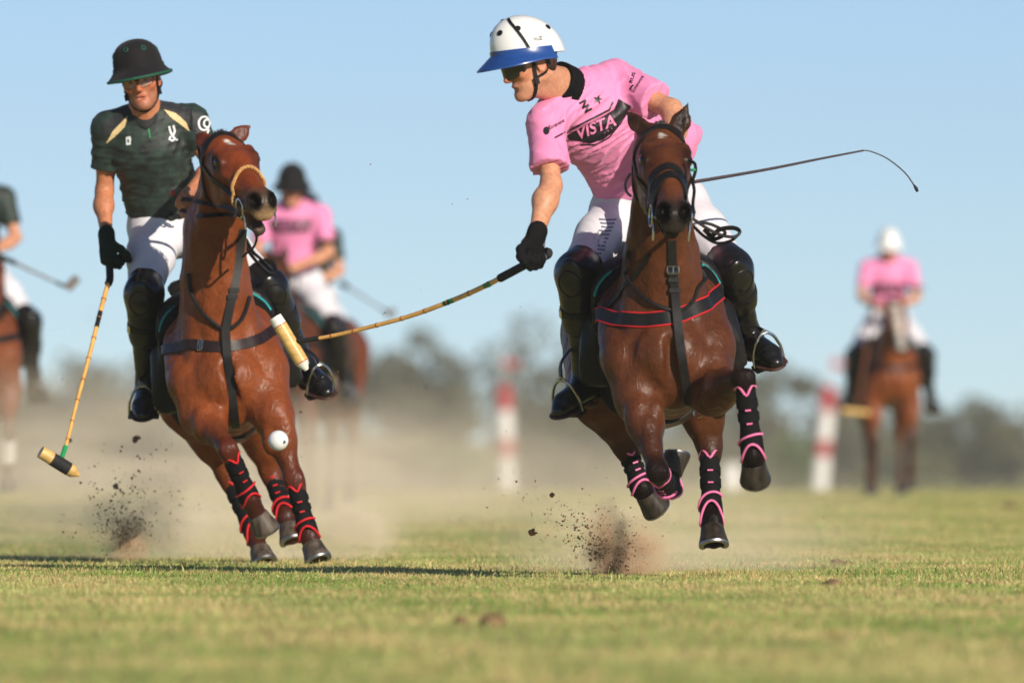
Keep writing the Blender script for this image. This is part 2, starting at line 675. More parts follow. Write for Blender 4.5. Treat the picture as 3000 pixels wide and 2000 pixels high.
def turf_material():
    m = bpy.data.materials.new("turf")
    m.use_nodes = True
    nt = m.node_tree
    N, L = nt.nodes.new, nt.links.new
    b = nt.nodes["Principled BSDF"]
    tc = N("ShaderNodeTexCoord")
    mp = N("ShaderNodeMapping")
    mp.inputs["Scale"].default_value = (1, .28, 1)
    L(tc.outputs["Object"], mp.inputs[0])
    n1 = N("ShaderNodeTexNoise")
    n1.inputs["Scale"].default_value = .9
    n1.inputs["Detail"].default_value = 8
    L(mp.outputs[0], n1.inputs["Vector"])
    cr = N("ShaderNodeValToRGB")
    e = cr.color_ramp.elements
    e[0].position, e[0].color = .3, (*srgb(176, 160, 104), 1)
    e[1].position, e[1].color = .7, (*srgb(160, 168, 92), 1)
    k = e.new(.5)
    k.color = (*srgb(180, 174, 106), 1)
    L(n1.outputs["Fac"], cr.inputs[0])
    L(cr.outputs[0], b.inputs["Base Color"])
    b.inputs["Roughness"].default_value = .9
    b.inputs["Specular IOR Level"].default_value = .2
    n2 = N("ShaderNodeTexNoise")
    n2.inputs["Scale"].default_value = 30
    L(tc.outputs["Object"], n2.inputs["Vector"])
    bp = N("ShaderNodeBump")
    bp.inputs["Strength"].default_value = .8
    bp.inputs["Distance"].default_value = .03
    L(n2.outputs["Fac"], bp.inputs["Height"])
    L(bp.outputs[0], b.inputs["Normal"])
    M["turf"] = m
    g = bpy.data.materials.new("grass_blade")
    g.use_nodes = True
    nt = g.node_tree
    N, L = nt.nodes.new, nt.links.new
    b = nt.nodes["Principled BSDF"]
    at = N("ShaderNodeAttribute")
    at.attribute_name = "Col"
    L(at.outputs["Color"], b.inputs["Base Color"])
    b.inputs["Roughness"].default_value = .55
    b.inputs["Specular IOR Level"].default_value = .25
    tr = N("ShaderNodeBsdfTranslucent")
    L(at.outputs["Color"], tr.inputs["Color"])
    ms = N("ShaderNodeMixShader")
    ms.inputs[0].default_value = .35
    L(b.outputs[0], ms.inputs[1])
    L(tr.outputs[0], ms.inputs[2])
    L(ms.outputs[0], nt.nodes["Material Output"].inputs["Surface"])
    M["grass_blade"] = g


turf_material()


def build_ground():
    ys = np.concatenate([np.arange(-30, 95, 5), np.arange(95, 140, 2), np.arange(140, 700, 20), [700, 900, 1300, 2000, 3500, 5500]])
    xs = np.array([-4000, -1500, -600, -250, -100, -40, -15, -5, 0, 5, 15, 40, 100, 250, 600, 1500, 4000.])
    V = [(x, y, float(gz(y))) for y in ys for x in xs]
    n = len(xs)
    F = [(i * n + j, i * n + j + 1, (i + 1) * n + j + 1, (i + 1) * n + j) for i in range(len(ys) - 1) for j in range(n - 1)]
    o = mk("ground", np.array(V), np.array(F), "turf")
    tag(o, "dry green polo field turf", "ground", kind="structure")


build_ground()


def build_grass():
    bands = [(24, 33, 1100), (33, 40, 1600), (40, 47, 2700), (47, 54, 2200), (54, 66, 1100), (66, 90, 330), (90, 128, 130)]
    X, Y = [], []
    for a, b, d in bands:
        w = b * .052 + 1.2
        n = int((b - a) * 2 * w * d)
        X.append(rng.uniform(-w, w, n))
        Y.append(rng.uniform(a, b, n))
        n = int((b - a) * 2 * (w * .7 + 3) * d * .09)      # thinner turf to either side
        X.append(rng.uniform(w, 1.7 * w + 3, n) * rng.choice([-1, 1], n))
        Y.append(rng.uniform(a, b, n))
    X, Y = np.concatenate(X), np.concatenate(Y)
    n = len(X)
    pat = sinoise(X, Y * .45, 1.1, 3)
    pat2 = sinoise(X, Y * .4, 3.0, 5)
    tall = rng.random(n) ** 3
    hgt = .011 + .010 * rng.random(n) + .03 * tall * (rng.random(n) < .06) + .006 * np.clip(pat2, -1, 1)
    hgt = np.maximum(hgt, .007)
    hgt *= np.where(Y > 62, 1.1, 1)
    wid = rng.uniform(.0016, .0036, n) * np.where(Y > 66, 2.6, np.where(Y < 36, 1.4, 1))
    wid = wid * np.where(np.abs(X) > Y * .056 + 1.3, 2.6, 1)
    ang = rng.uniform(0, 2 * math.pi, n)
    lean = rng.uniform(.05, .9, n) * hgt
    la = rng.uniform(0, 2 * math.pi, n)
    z = gz(Y) - .003
    dx, dy = np.cos(ang) * wid, np.sin(ang) * wid
    lx, ly = np.cos(la) * lean, np.sin(la) * lean
    V = np.zeros((n, 5, 3))
    V[:, 0] = np.stack([X - dx, Y - dy, z], 1)
    V[:, 1] = np.stack([X + dx, Y + dy, z], 1)
    V[:, 2] = np.stack([X + dx * .8 + lx * .35, Y + dy * .8 + ly * .35, z + hgt * .6], 1)
    V[:, 3] = np.stack([X - dx * .8 + lx * .35, Y - dy * .8 + ly * .35, z + hgt * .6], 1)
    V[:, 4] = np.stack([X + lx, Y + ly, z + hgt], 1)
    base = np.arange(n) * 5
    g1, g2 = np.array(srgb(136, 164, 78)), np.array(srgb(192, 194, 122))
    s1, s2 = np.array(srgb(236, 216, 158)), np.array(srgb(196, 164, 108))
    t = np.clip(.5 + .75 * pat + rng.normal(0, .2, n), 0, 1)[:, None]
    c = g1 * (1 - t) + g2 * t
    dry = (rng.random(n) < np.clip(.33 + .36 * pat2, .05, .8))[:, None]
    u = rng.random(n)[:, None]
    c = np.where(dry, s1 * u + s2 * (1 - u), c)
    pat3 = sinoise(X + 3, Y * .5, 6.0, 8)
    c = c * (rng.uniform(.85, 1.2, n) * (1 + .16 * np.clip(pat3, -1, 1)))[:, None]
    soil = (pat2 * .6 + pat3 * .5 + .3 * pat < -1.0) & (rng.random(n) < .7)
    c = np.where(soil[:, None], np.array(srgb(150, 122, 84)) * rng.uniform(.8, 1.1, n)[:, None], c)
    cols = np.repeat(c, 5, 0)
    Vf = V.reshape(-1, 3)
    fine = (Y > 41) & (Y < 50.5) & (np.abs(X) < Y * .056 + 1.3)
    bn, bf = base[fine], base[~fine]
    quads = np.stack([bn, bn + 1, bn + 2, bn + 3], 1)
    tris = np.concatenate([np.stack([bn + 3, bn + 2, bn + 4], 1), np.stack([bf, bf + 1, bf + 4], 1)])
    me = bpy.data.meshes.new("grass")
    me.vertices.add(len(Vf))
    me.vertices.foreach_set("co", Vf.astype(np.float32).ravel())
    li = np.concatenate([quads.ravel(), tris.ravel()]).astype(np.int32)
    me.loops.add(len(li))
    me.loops.foreach_set("vertex_index", li)
    nq, nt_ = len(quads), len(tris)
    ls = np.concatenate([np.arange(nq) * 4, 4 * nq + np.arange(nt_) * 3]).astype(np.int32)
    me.polygons.add(nq + nt_)
    me.polygons.foreach_set("loop_start", ls)
    me.update(calc_edges=True)
    ca = me.color_attributes.new("Col", 'FLOAT_COLOR', 'POINT')
    c4 = np.ones((len(Vf), 4), np.float32)
    c4[:, :3] = cols
    ca.data.foreach_set("color", c4.ravel())
    me.materials.append(M["grass_blade"])
    o = bpy.data.objects.new("grass", me)
    COL.objects.link(o)
    tag(o, "short dry green grass of the polo field", "grass", kind="stuff")


build_grass()

# ------------------------------------------------------------------ horses
def build_horse(J, rt, C, h=.0088, hero=True, tag_parts=True):
    """J: joints in world space; C: colours. Returns body field bits used by the tack."""
    rr = np.random.default_rng(5)
    W = [(nrm(rr.normal(0, 1, 3)) * q, rr.uniform(0, 6)) for q in (38, 52, 70, 95, 33)]
    f = Field(h, (lambda X: sum(np.sin(X @ w + p) for w, p in W) * .0010) if hero else None)
    coat, dark, muz, warm = C['coat'], C['dark'], C['muzzle'], C.get('warm', C['coat'])
    g, fw, bu = J['g'], nrm(J['fw']), J['bu']
    bs = nrm(np.cross(bu, fw))          # the horse's left
    bu = nrm(np.cross(fw, bs))
    T = lambda x, y, z: g + x * fw + y * bs + z * bu
    lat = (bs, .82)
    bend = J.get('bend', 0.0)           # sideways shift of the hindquarters
    hb = bend * bs
    trunk = [
        (T(.10, 0, -.01), T(-.30, 0, -.02) + hb * .3, .285, .30, lat),
        (T(-.30, 0, -.02) + hb * .3, T(-.72, 0, .03) + hb * .7, .30, .265, lat),
        (T(-.70, 0, .06) + hb * .7, T(-1.05, 0, .05) + hb, .25, .235, (bs, 1.0)),
        (T(.05, 0, .20), T(-.30, 0, .20) + hb * .3, .115, .12, None),
    ]
    for a, b, ra, rb, sq in trunk:
        f.cone(a, b, ra, rb, .08, coat, sq)
    f.cone(T(.26, 0, -.02), T(.36, 0, -.09), .205, .165, .06, coat, (bs, 1.05))
    f.cone(T(.34, 0, -.21), T(-.15, 0, -.25), .085, .075, .06, coat)
    nm_ = J['nm']
    f.cone(T(.505, 0, -.04), T(.485, 0, -.27), .020, .026, .03, None, op=-1)
    for s in (1, -1):
        f.cone(T(.04, .135 * s, .19), T(.33, .155 * s, -.06), .095, .105, .03, coat)       # shoulder blade
        f.ell(T(.14, .18 * s, -.06), (.15, .065, .13), np.stack([fw, bs, bu]), .03, coat)      # triceps
        f.ell(T(.385, .086 * s, -.16), (.088, .082, .135), np.stack([fw, bs, bu]), .014, coat)
        f.ell(T(.30, .168 * s, -.10), (.10, .065, .12), np.stack([fw, bs, bu]), .018, coat)  # pectoral
        f.chain([T(.445, .045 * s, .02), lerp(T(.36, .06 * s, .16), nm_ + bs * .05 * s + fw * .12, .55)], [.016, .012], .022, None, None, 0, -1)   # jugular groove
        f.cone(T(.465, .155 * s, -.02), T(.43, .165 * s, -.26), .014, .016, .028, None, op=-1)
        f.ell(T(-.95, .13 * s, .08) + hb, (.25, .15, .25), np.stack([fw, bs, bu]), .06, coat)  # haunch
    # neck
    nb, nm, po = T(.24, 0, .10), J['nm'], J['po']
    a, n = nrm(J['a']), nrm(J['n'] - np.dot(J['n'], nrm(J['a'])) * nrm(J['a']))
    s_ = nrm(np.cross(n, a))            # the horse's left on the head
    nlat = (nrm(bs + s_), .62)
    throat = po + a * .12 - n * .10
    f.cone(nb, nm, .235, .148, .05, coat, (bs, .76))
    f.cone(nm, po - n * .05 + a * .02, .148, .102, .05, coat, nlat)
    f.cone(T(.36, 0, .0), lerp(nm, throat, .45) , .085, .06, .05, coat)
    for s in (1, -1):
        f.chain([T(.37, .10 * s, -.03), lerp(T(.3, .11 * s, .1), nm + bs * .07 * s, .6), po + a * .08 - n * .09 + s_ * .05 * s], [.075, .055, .04], .02, coat)
    # head
    H = lambda x, y, z: po + a * x + s_ * y + n * z
    hc = C.get('head', coat)
    HR = np.stack([a, s_, n])
    f.cone(H(.03, 0, -.02), H(.20, 0, -.015), .088, .092, .04, hc, (s_, 1.08))
    f.cone(H(.18, 0, -.01), H(.44, 0, -.008), .080, .050, .04, hc, (s_, .92))
    f.cone(H(.20, 0, .035), H(.42, 0, .022), .042, .026, .03, hc)
    for s in (1, -1):
        f.ell(H(.17, .062 * s, -.105), (.115, .026, .085), HR, .03, hc)        # cheek
        f.cone(H(.27, .048 * s, -.075), H(.43, .03 * s, -.055), .028, .026, .03, hc)
        f.cone(H(.13, .074 * s, .050), H(.20, .080 * s, .046), .022, .024, .022, hc)  # brow
        f.cone(H(.22, .07 * s, .012), H(.36, .052 * s, -.005), .014, .010, .02, hc)   # facial crest
        f.ell(H(.195, .080 * s, .036), (.040, .018, .031), HR, .012, C.get('lid', np.array(dark) * .7), w=5)
        f.ell(H(.195, .101 * s, .037), (.029, .014, .023), HR, .008, srgb(14, 9, 8), op=-1)
        f.ell(H(.500, .034 * s, .004), (.044, .029, .036), HR, .035, muz)          # nostril wing
    f.ell(H(.488, 0, -.014), (.066, .057, .048), HR, .035, muz)                   # muzzle
    f.ell(H(.535, 0, -.040), (.030, .046, .030), HR, .015, C.get('lip', muz))    # upper lip
    gap = J.get('mouth', .0)
    jaw = lambda x, y, z: H(x, y, z - gap * max(0, (x - .2) / .3))
    f.cone(jaw(.20, 0, -.13), jaw(.42, 0, -.088), .055, .036, .03, hc)
    f.cone(jaw(.42, 0, -.090), jaw(.50, 0, -.085), .034, .028, .02 if gap > .01 else .03, muz)   # chin
    if gap > .01:
        f.ell(H(.53, 0, -.073 - gap * .45), (.085, .05, .008 + gap * .32), HR, .012, op=-1)
    else:
        f.ell(H(.53, 0, -.066), (.09, .08, .004), HR, .012, op=-1)
    for s in (1, -1):
        f.ell(H(.528, .042 * s, .020), (.036, .020, .024), HR, .007, srgb(5, 4, 4), op=-1, w=60)      # nostril
    # ears
    for s, tip in ((1, J['earL']), (-1, J['earR'])):
        b0 = H(-.005, .058 * s, .028)
        d = nrm(tip - b0)
        Lh = np.linalg.norm(tip - b0)
        q = nrm(np.cross(d, np.cross(nrm(J.get('earf', n)), d)))
        f.cone(b0, b0 + d * Lh * .38, .030, .035, .02, hc, (q, .5))
        f.cone(b0 + d * Lh * .38, b0 + d * Lh, .035, .004, .01, C.get('ear', hc), (q, .5))
        f.cone(b0 + d * Lh * .20 + q * .020, b0 + d * Lh * .62 + q * .014, .018, .006, .008, np.array(dark) * 1.5, (q, .5), op=-1)
    # legs
    for key in ('LF', 'RF'):
        s = 1 if key[0] == 'L' else -1
        e, k, ft, hf = J[key]
        f.cone(T(.35, .15 * s, -.10), e, .098, .088, .035, coat)
        mid = lerp(e, k, .4)
        fa = nrm(k - e)
        f.cone(e, mid, .084, .062, .03, coat)
        f.cone(mid, lerp(e, k, .88), .060, .037, .03, lerp(coat, dark, C.get('kn', .5)))
        f.ell(lerp(e, k, .25) + fw * .03 + bs * .02 * s, (.05, .05, .085), None, .016, coat)
        f.ell(lerp(e, k, .30) + fw * .02 - bs * .04 * s, (.038, .04, .08), None, .016, coat)
        f.cone(lerp(e, k, .95), lerp(k, ft, .08), .045, .040, .02, C.get('knee', dark))
        f.ell(k + fw * .016 + bs * .016, (.028, .024, .034), None, .012, C.get('knee', dark))
        f.ell(k + fw * .016 - bs * .016, (.028, .024, .034), None, .012, C.get('knee', dark))
        f.cone(lerp(k, ft, .1), lerp(k, ft, .85), .036, .030, .02, dark)
        f.ell(ft, .041, None, .02, dark)
        f.cone(ft, lerp(ft, hf, .75), .036, .040, .02, dark)
    for key in ('LH', 'RH'):
        s = 1 if key[0] == 'L' else -1
        st, k, ft, hf = J[key]
        hip = T(-1.0, .13 * s, .05) + hb
        f.cone(hip, st, .20, .135, .06, coat)
        f.cone(st, lerp(st, k, .55), .125, .078, .05, coat)
        f.cone(lerp(st, k, .5), lerp(st, k, .95), .078, .046, .03, lerp(coat, dark, C.get('kn', .5) * .6))
        bk = nrm(-fw + .2 * bu)
        f.cone(lerp(st, k, .75) + bk * .05, k + bk * .045, .018, .026, .03, lerp(coat, dark, .4))
        f.cone(lerp(st, k, .96), lerp(k, ft, .10), .050, .044, .025, lerp(coat, dark, C.get('hk', .7)))
        f.cone(lerp(k, ft, .1), lerp(k, ft, .85), .038, .032, .02, dark)
        f.ell(ft, .042, None, .02, dark)
        f.cone(ft, lerp(ft, hf, .75), .037, .041, .02, dark)
    # tail
    t0 = T(-1.26, 0, .18) + hb
    f.chain([t0, t0 - fw * .12 - bu * .05, t0 - fw * .14 - bu * .38], [.05, .055, .04], .03, dark)
    V, F = f.mesh(smooth=1)
    cols = f.colours(V)
    if 'star' in J:                                                     # white forehead star
        for c0, rad, amp in J['star'](H):
            d = np.linalg.norm(V - c0, axis=1) + (np.sin(V[:, 0] * 900) + np.sin(V[:, 2] * 700)) * .0022
            w = np.clip((rad - d) / (rad * .45), 0, 1)[:, None] * amp
            cols = cols * (1 - w) + np.array((.62, .58, .52)) * w
    if 'paint' in J:
        cols = J['paint'](V, cols, H, HR)
    body = mk("body", V, F, "coat", rt, cols=cols)
    B = bvh_of(V, F)
    # hogged mane
    if hero:
        rg = np.random.default_rng(2)
        crest = spline([H(.015, 0, .08), H(-.06, 0, .03), lerp(po, nm, .5) - fw * .09 + bu * .03, nm - fw * .14, T(.0, 0, .34)], .006)
        m = MB()
        for p in crest:
            loc = np.array(B.find_nearest(Vector(p))[0])
            for _ in range(5):
                q = loc + bs * rg.normal(0, .010) + fw * rg.normal(0, .004)
                d = nrm((p - np.array(nm)) * .0 + bu * .5 - fw * .5 + n * .8 + rg.normal(0, .25, 3)) * rg.uniform(.008, .018)
                sd = nrm(np.cross(d, fw + .1)) * .002
                m.add([q - sd, q + sd, q + d], [(0, 1, 2)])
        mo = m.build("mane", "hair_black", rt)
        tag(mo, kind="stuff")
    # eyes
    for s in (1, -1):
        MB().ball(H(.195, .085 * s, .037), (.029, .017, .023), HR, 12, 9).build("eye", "eye", rt)
    # hooves
    for key in ('LF', 'RF', 'LH', 'RH'):
        hoof(J[key][2], J[key][3], J.get('toe_' + key, fw), rt, C.get('hoof', 'hoof'))
    return dict(T=T, H=H, HR=HR, a=a, n=n, s=s_, fw=fw, bs=bs, bu=bu, bvh=B, trunk=trunk, hb=hb)


def hoof(ft, hf, toe, rt, hm='hoof'):
    """hf: centre of the ground surface of the hoof"""
    d = nrm(hf - ft)
    t = nrm(np.asarray(toe) - np.dot(toe, d) * d)
    sd = np.cross(d, t)
    n = 20
    a = np.arange(n) * 2 * math.pi / n

    def ring(z, r, off, fl):
        heel = np.where(np.cos(a) < -.2, 1 + .35 * (np.cos(a) + .2), 1)
        return hf - d * z + np.outer(np.cos(a) * r * heel + off, t) + np.outer(np.sin(a) * r * .97, sd) - np.outer((np.cos(a) * .5 + .5) * fl, d)
    m = MB()
    m.loft([ring(.062, .040, -.004, .022), ring(.058, .047, -.003, .022), ring(.035, .051, .004, .012), ring(.008, .059, .011, .003), ring(.0, .0605, .012, 0), ring(-.001, .047, .010, 0), ring(.008, .030, .008, 0)])
    o = m.build("hoof", hm, rt)
    sh = MB()
    aa = np.linspace(-2.3, 2.3, 22)
    rings = []
    for q in aa:
        heel = 1 + .35 * (math.cos(q) + .2) if math.cos(q) < -.2 else 1
        dr = math.cos(q) * heel * t + math.sin(q) * .97 * sd
        c = hf + t * .012
        rings.append(np.array([c + dr * .041 + d * .001, c + dr * .0615 + d * .001, c + dr * .0605 + d * .009, c + dr * .042 + d * .009]))
    sh.loft(rings)
    sh.build("horseshoe", "horseshoe", o)


def leg_boot(k, ft, fwd, rt, trim, t0=.14, t1=1.06, r0=.042, r1=.048, fold=False):
    """brushing boot round the cannon from below the knee to the fetlock"""
    ax = nrm(ft - k)
    L = np.linalg.norm(ft - k)
    fr = nrm(np.asarray(fwd) - np.dot(fwd, ax) * ax)
    sd = np.cross(ax, fr)
    n = 36
    a = np.arange(n) * 2 * math.pi / n
    prof = [(t0, r0 * .98), (t0 + .1, r0), (.40, r0 * .93), (.62, r0 * .95), (.80, r1), (.95, r1 * 1.03), (t1, r1 * .97)]

    def ring(t, r, wob=0.0, gr=0.0):
        base = k + ax * (t * L)
        back = 1 + .16 * (t > .6) * np.clip(-np.cos(a), 0, 1)
        off = wob * L
        return base + np.outer(np.cos(a) * (r + gr) * back, fr) + np.outer(np.sin(a) * (r + gr) * .92, sd) + np.outer(off, ax)
    vt = .07 * np.exp(-(a - 0) ** 2 / .12) + .07 * np.exp(-(a - 2 * math.pi) ** 2 / .12) - .05 * np.exp(-(a - .75) ** 2 / .2) - .05 * np.exp(-(a - 2 * math.pi + .75) ** 2 / .2)      # V notch at the front top
    vb = -.24 * np.clip(np.cos(a), 0, 1) ** 1.5
    m = MB()
    rings = []
    for i, (t, r) in enumerate(prof):
        w = vt if i == 0 else (vt * .5 if i == 1 else (vb if i == len(prof) - 1 else (vb * .55 if i == len(prof) - 2 else np.zeros(n))))
        rings.append(ring(t, r, w))
    m.loft([ring(t0, r0 * .8, vt)] + rings + [ring(t1, r1 * .8, vb)], caps=False)
    o = m.build("leg_boot", "neoprene", rt)
    for (t, r, w) in ((t0, r0, vt), (t1, r1, vb)):
        MB().tube(list(ring(t, r, w, .001)), .0050, 6, closed=True).build("trim", trim, o)
    # wave of trim above the fetlock
    aa = np.linspace(-1.9, 1.9, 16)
    pts = []
    for q in aa:
        t = .70 + .13 * (1 - math.cos(q * .8 + .3))
        r = r1 * 1.03 + .002
        pts.append(k + ax * t * L + math.cos(q) * r * fr + math.sin(q) * r * .94 * sd)
    MB().tube(pts[3:], .0050, 6).build("trim", trim, o)
    for t in (.33, .50):
        m = MB()
        m.loft([ring(t - .055, r0 * .96, np.zeros(n), .002), ring(t - .05, r0 * .96, np.zeros(n), .005), ring(t + .05, r0 * .95, np.zeros(n), .005), ring(t + .055, r0 * .95, np.zeros(n), .002)], caps=False)
        m.build("strap", "neoprene", o)
        c = k + ax * (t + .06) * L + fr * (r0 * .96 + .006)
        MB().box(c, sd * .011, ax * .003, fr * .001).build("strap_tab", trim, o)
    return o

# ------------------------------------------------------------------ riders
def add_hand(f, w, d, n, left, curl, col=None, sc=1.0, thumb=1.0, g=0.0, k=.010):
    """w wrist, d towards the knuckles, n out of the palm"""
    d = nrm(d)
    n = nrm(n - np.dot(n, d) * d)
    s = np.cross(d, n) * (-1 if left else 1)          # towards the thumb
    R = np.stack([d, s, n])
    f.ell(w + d * .055 * sc, np.array([.052, .042, .020]) * sc + g, R, .015, col)
    f.cone(w - d * .02, w + d * .03 * sc, .030 * sc + g, .030 * sc + g, .02, col, (n, .75))
    for i, (off, ln) in enumerate(((.030, .92), (.010, 1.0), (-.010, .95), (-.029, .78))):
        p = w + d * (.092 - .006 * abs(i - 1)) * sc + s * off * sc
        f.cone(w + d * .045 * sc + s * off * .8 * sc, p, .013 * sc + g, .0115 * sc + g, k, col)
        an = 0.0
        for j, L in enumerate((.043, .028, .022)):
            c = curl[j] if np.ndim(curl[0]) == 0 else curl[i][j]
            an += c
            q = p + (d * math.cos(an) + n * math.sin(an)) * L * ln * sc
            r0 = (.0108 - .0012 * j) * sc + g
            f.cone(p, q, r0, r0 - .0008, .006, col)
            p = q
    p = w + d * .028 * sc + s * .030 * sc + n * .006 * sc
    for L, v in ((.038, d * .62 + s * .62 + n * .35), (.032, d * .72 + s * .1 + n * .68 * thumb), (.026, d * .5 - s * .45 + n * .72 * thumb)):
        q = p + nrm(v) * L * sc
        f.cone(p, q, .0135 * sc + g, .0118 * sc + g, .010, col)
        p = q


def folds(axis, amp=.004, wl=.055, seed=1, iso=.5):
    """cloth folds: warped ridges running across an axis"""
    r = np.random.default_rng(seed)
    ax = nrm(axis)
    o = [nrm(ax + r.normal(0, .3, 3)) for _ in range(3)]
    q = [nrm(r.normal(0, 1, 3)) for _ in range(4)]
    ph = r.uniform(0, 6, 8)

    def fn(X):
        X = X.astype(np.float64)
        wv = .022 * np.sin(X @ q[0] * 17 + ph[0]) + .014 * np.sin(X @ q[1] * 31 + ph[1])
        v = 0
        for i, (a, m) in enumerate(zip(o, (1, .7, 1.7))):
            s = np.sin((X @ a + wv) * 2 * math.pi / (wl * m) + ph[2 + i])
            v = v + (1 - np.abs(s)) ** 2.0 * (.75, .4, .6)[i]
        mask = .35 + .65 * (.5 + .5 * np.sin(X @ q[2] * 13 + ph[6]) * np.sin(X @ q[3] * 11 + ph[7]))
        return -(v - .5) * amp * mask
    return fn


def head_frame(hc, f, u):
    f = nrm(f)
    u = nrm(u - np.dot(u, f) * f)
    r = np.cross(f, u)
    return (lambda x, y, z: hc + x * r + y * f + z * u), np.stack([r, f, u])


def build_rider(J, rt, S, h=.0054, hero=True):
    """J: joints; S: style"""
    skin = np.array(S.get('skin', srgb(205, 146, 114)))
    red = skin * np.array([.95, .72, .66])
    hc, hf, hu = J['head'], J['hf'], J['hu']
    H, HR = head_frame(hc, hf, hu)
    fr = nrm(J['front'])
    nb, ch, wa, pe = J['nb'], J['ch'], J['wa'], J['pe']
    f = Field(h)
    # head
    f.ell(H(0, -.012, .045), (.074, .097, .088), HR, .03, skin)
    f.cone(H(0, .028, .0), H(0, .040, -.062), .068, .050, .03, skin)
    for s in (1, -1):
        f.cone(H(.052 * s, .0, -.055), H(.018 * s, .064, -.106), .022, .020, .025, skin)
        f.ell(H(.047 * s, .062, -.022), .022, None, .025, red * 1.08)
        f.ell(H(.0765 * s, -.012, -.012), (.008, .021, .033), HR, .008, red)
        f.ell(H(.083 * s, -.008, -.010), (.006, .010, .018), HR, .005, op=-1)
        f.ell(H(.031 * s, .098, .002), (.018, .012, .011), HR, .012, op=-1)
        f.ell(H(.012 * s, .105, -.039), (.0075, .010, .007), HR, .008, red)
    f.cone(H(-.04, .082, .020), H(.04, .082, .020), .013, .013, .02, skin)
    f.cone(H(0, .090, .012), H(0, .116, -.032), .0085, .0105, .014, red)
    f.ell(H(0, .080, -.107), (.020, .017, .017), HR, .02, skin)
    lip = np.array(S.get('lip', srgb(180, 106, 92)))
    op = J.get('mouth', .004)
    f.ell(H(0, .0885, -.064), (.022, .012, .0075), HR, .008, lip)
    f.ell(H(0, .0855, -.079 - op), (.019, .012, .0085), HR, .008, lip)
    f.ell(H(0, .099, -.0715 - op * .5), (.019, .020, .0025 + op * .75), HR, .005, op=-1)
    f.cone(H(0, -.035, -.05), nb + (hc - nb) * .1, .056, .062, .035, skin, None)
    f.cone(H(0, .02, -.09), nb + fr * .03, .035, .045, .03, skin)
    # trunk and limbs under the clothes
    f.cone(nb, ch, .06, .13, .05, skin, (fr, .65))
    f.cone(ch, wa, .14, .115, .05, skin, (fr, .65))
    f.cone(wa, pe, .115, .125, .05, skin, (fr, .7))
    f.cone(J['shR'], J['shL'], .048, .048, .04, skin)
    for s in 'RL':
        sh, el, wr = J['sh' + s], J['el' + s], J['wr' + s]
        f.cone(sh, lerp(sh, el, .5), .049, .046, .03, skin)
        f.cone(lerp(sh, el, .45), el, .045, .036, .03, skin)
        md = lerp(el, wr, .3)
        am = S.get('arm', 1.0)
        bulge = nrm(np.cross(wr - el, fr)) * (.006 if s == 'R' else -.006)
        f.cone(el, md + bulge, .037 * am, .042 * am, .025, skin)
        f.cone(md + bulge, wr, .041 * am, .026 * am, .03, skin, (J['pn' + s], .86))
        if S.get('glove' + s) is None:
            add_hand(f, wr, J['hd' + s], J['pn' + s], s == 'L', J.get('curl' + s, (1.1, 1.3, .8)), skin, 1.0)
        f.cone(J['hip' + s], J['kn' + s], .078, .052, .04, skin)
        f.cone(J['kn' + s], J['an' + s], .050, .034, .03, skin)
        f.cone(J['an' + s], lerp(J['an' + s], J['to' + s], .45), .030, .024, .02, skin)
    V, F = f.mesh(smooth=1)
    cols = f.colours(V, .008)
    if 'stubble' in S:
        L = (V - hc) @ HR.T
        w = np.clip((-.035 - L[:, 2]) / .02, 0, 1) * np.clip((L[:, 1] - .0) / .02, 0, 1) * np.clip((L[:, 2] + .135) / .01, 0, 1)
        dl = np.abs(cols - lip).sum(1) > .12
        cols = cols * (1 - (w * dl * S['stubble'])[:, None]) + np.array(srgb(84, 66, 58)) * (w * dl * S['stubble'])[:, None]
    body = mk("body", V, F, "skin", rt, cols=cols)
    bb = bvh_of(V, F)
    out = dict(H=H, HR=HR, bvh=bb, body=body)
    # hair and eyes
    if hero:
        hr = Field(h)
        hr.ell(H(0, -.022, .030), (.080, .098, .085), HR, .03)
        hr.ell(H(0, -.058, -.025), (.058, .038, .042), HR, .03)
        for s in (1, -1):
            hr.cone(H(.074 * s, .022, .03), H(.073 * s, .016, -.008), .008, .005, .01)
        v, q = hr.mesh(planes=[(H(0, .038, 0), HR[1]), (H(0, 0, .10), HR[2])])
        mk("hair", v, q, "hair", rt)
        for s in (1, -1):
            MB().ball(H(.031 * s, .082, .003), .0115, None, 10, 7).build("eye", "eye", rt)
    # shirt
    sh = Field(h * 1.1, folds(ch - wa, S.get('fold', .012), .075, S.get('seed', 1)) if hero else None)
    hem = J['hem']
    sh.cone(lerp(nb, ch, .18), ch, .075, .165, .05, None, (fr, .70))
    sh.cone(ch, wa, .170, .150, .05, None, (fr, .70))
    sh.cone(wa, hem, .150, S.get('hemr', .165), .05, None, (fr, .76), cut=1)
    sh.cone(J['shR'], J['shL'], .060, .060, .05)
    for s in 'RL':
        a, e = J['sh' + s], J['el' + s]
        sl = S.get('slv', .66)
        sh.cone(lerp(nb, a, .25), a, .055, .062, .05)
        sh.cone(a, lerp(a, e, sl), .070, S.get('slr', .064), .03, cut=1)
    v, q = sh.mesh(smooth=2)
    out['shirt'] = mk("shirt", v, q, S['shirt'], rt)
    out['shirt_bvh'] = bvh_of(v, q)
    if 'shirt_extra' in J:
        tl = Field(h, folds(J['elL'] - J['shL'], .005, .06, 3))
        for c in J['shirt_extra']:
            tl.cone(*c)
        v, q = tl.mesh(smooth=2)
        mk("shirt_tail", v, q, S['shirt'], out['shirt'])
    # collar
    co = Field(h)
    up = nrm(hc - nb)
    co.cone(nb - up * .012, nb + up * S.get('colh', .035), S.get('colr', .084), S.get('colr', .084) - .008, .01, cut=2)
    co.cone(nb + fr * .05 - up * .005, nb + fr * .085 - up * .05, .040, .012, .02, None, (fr, .5))
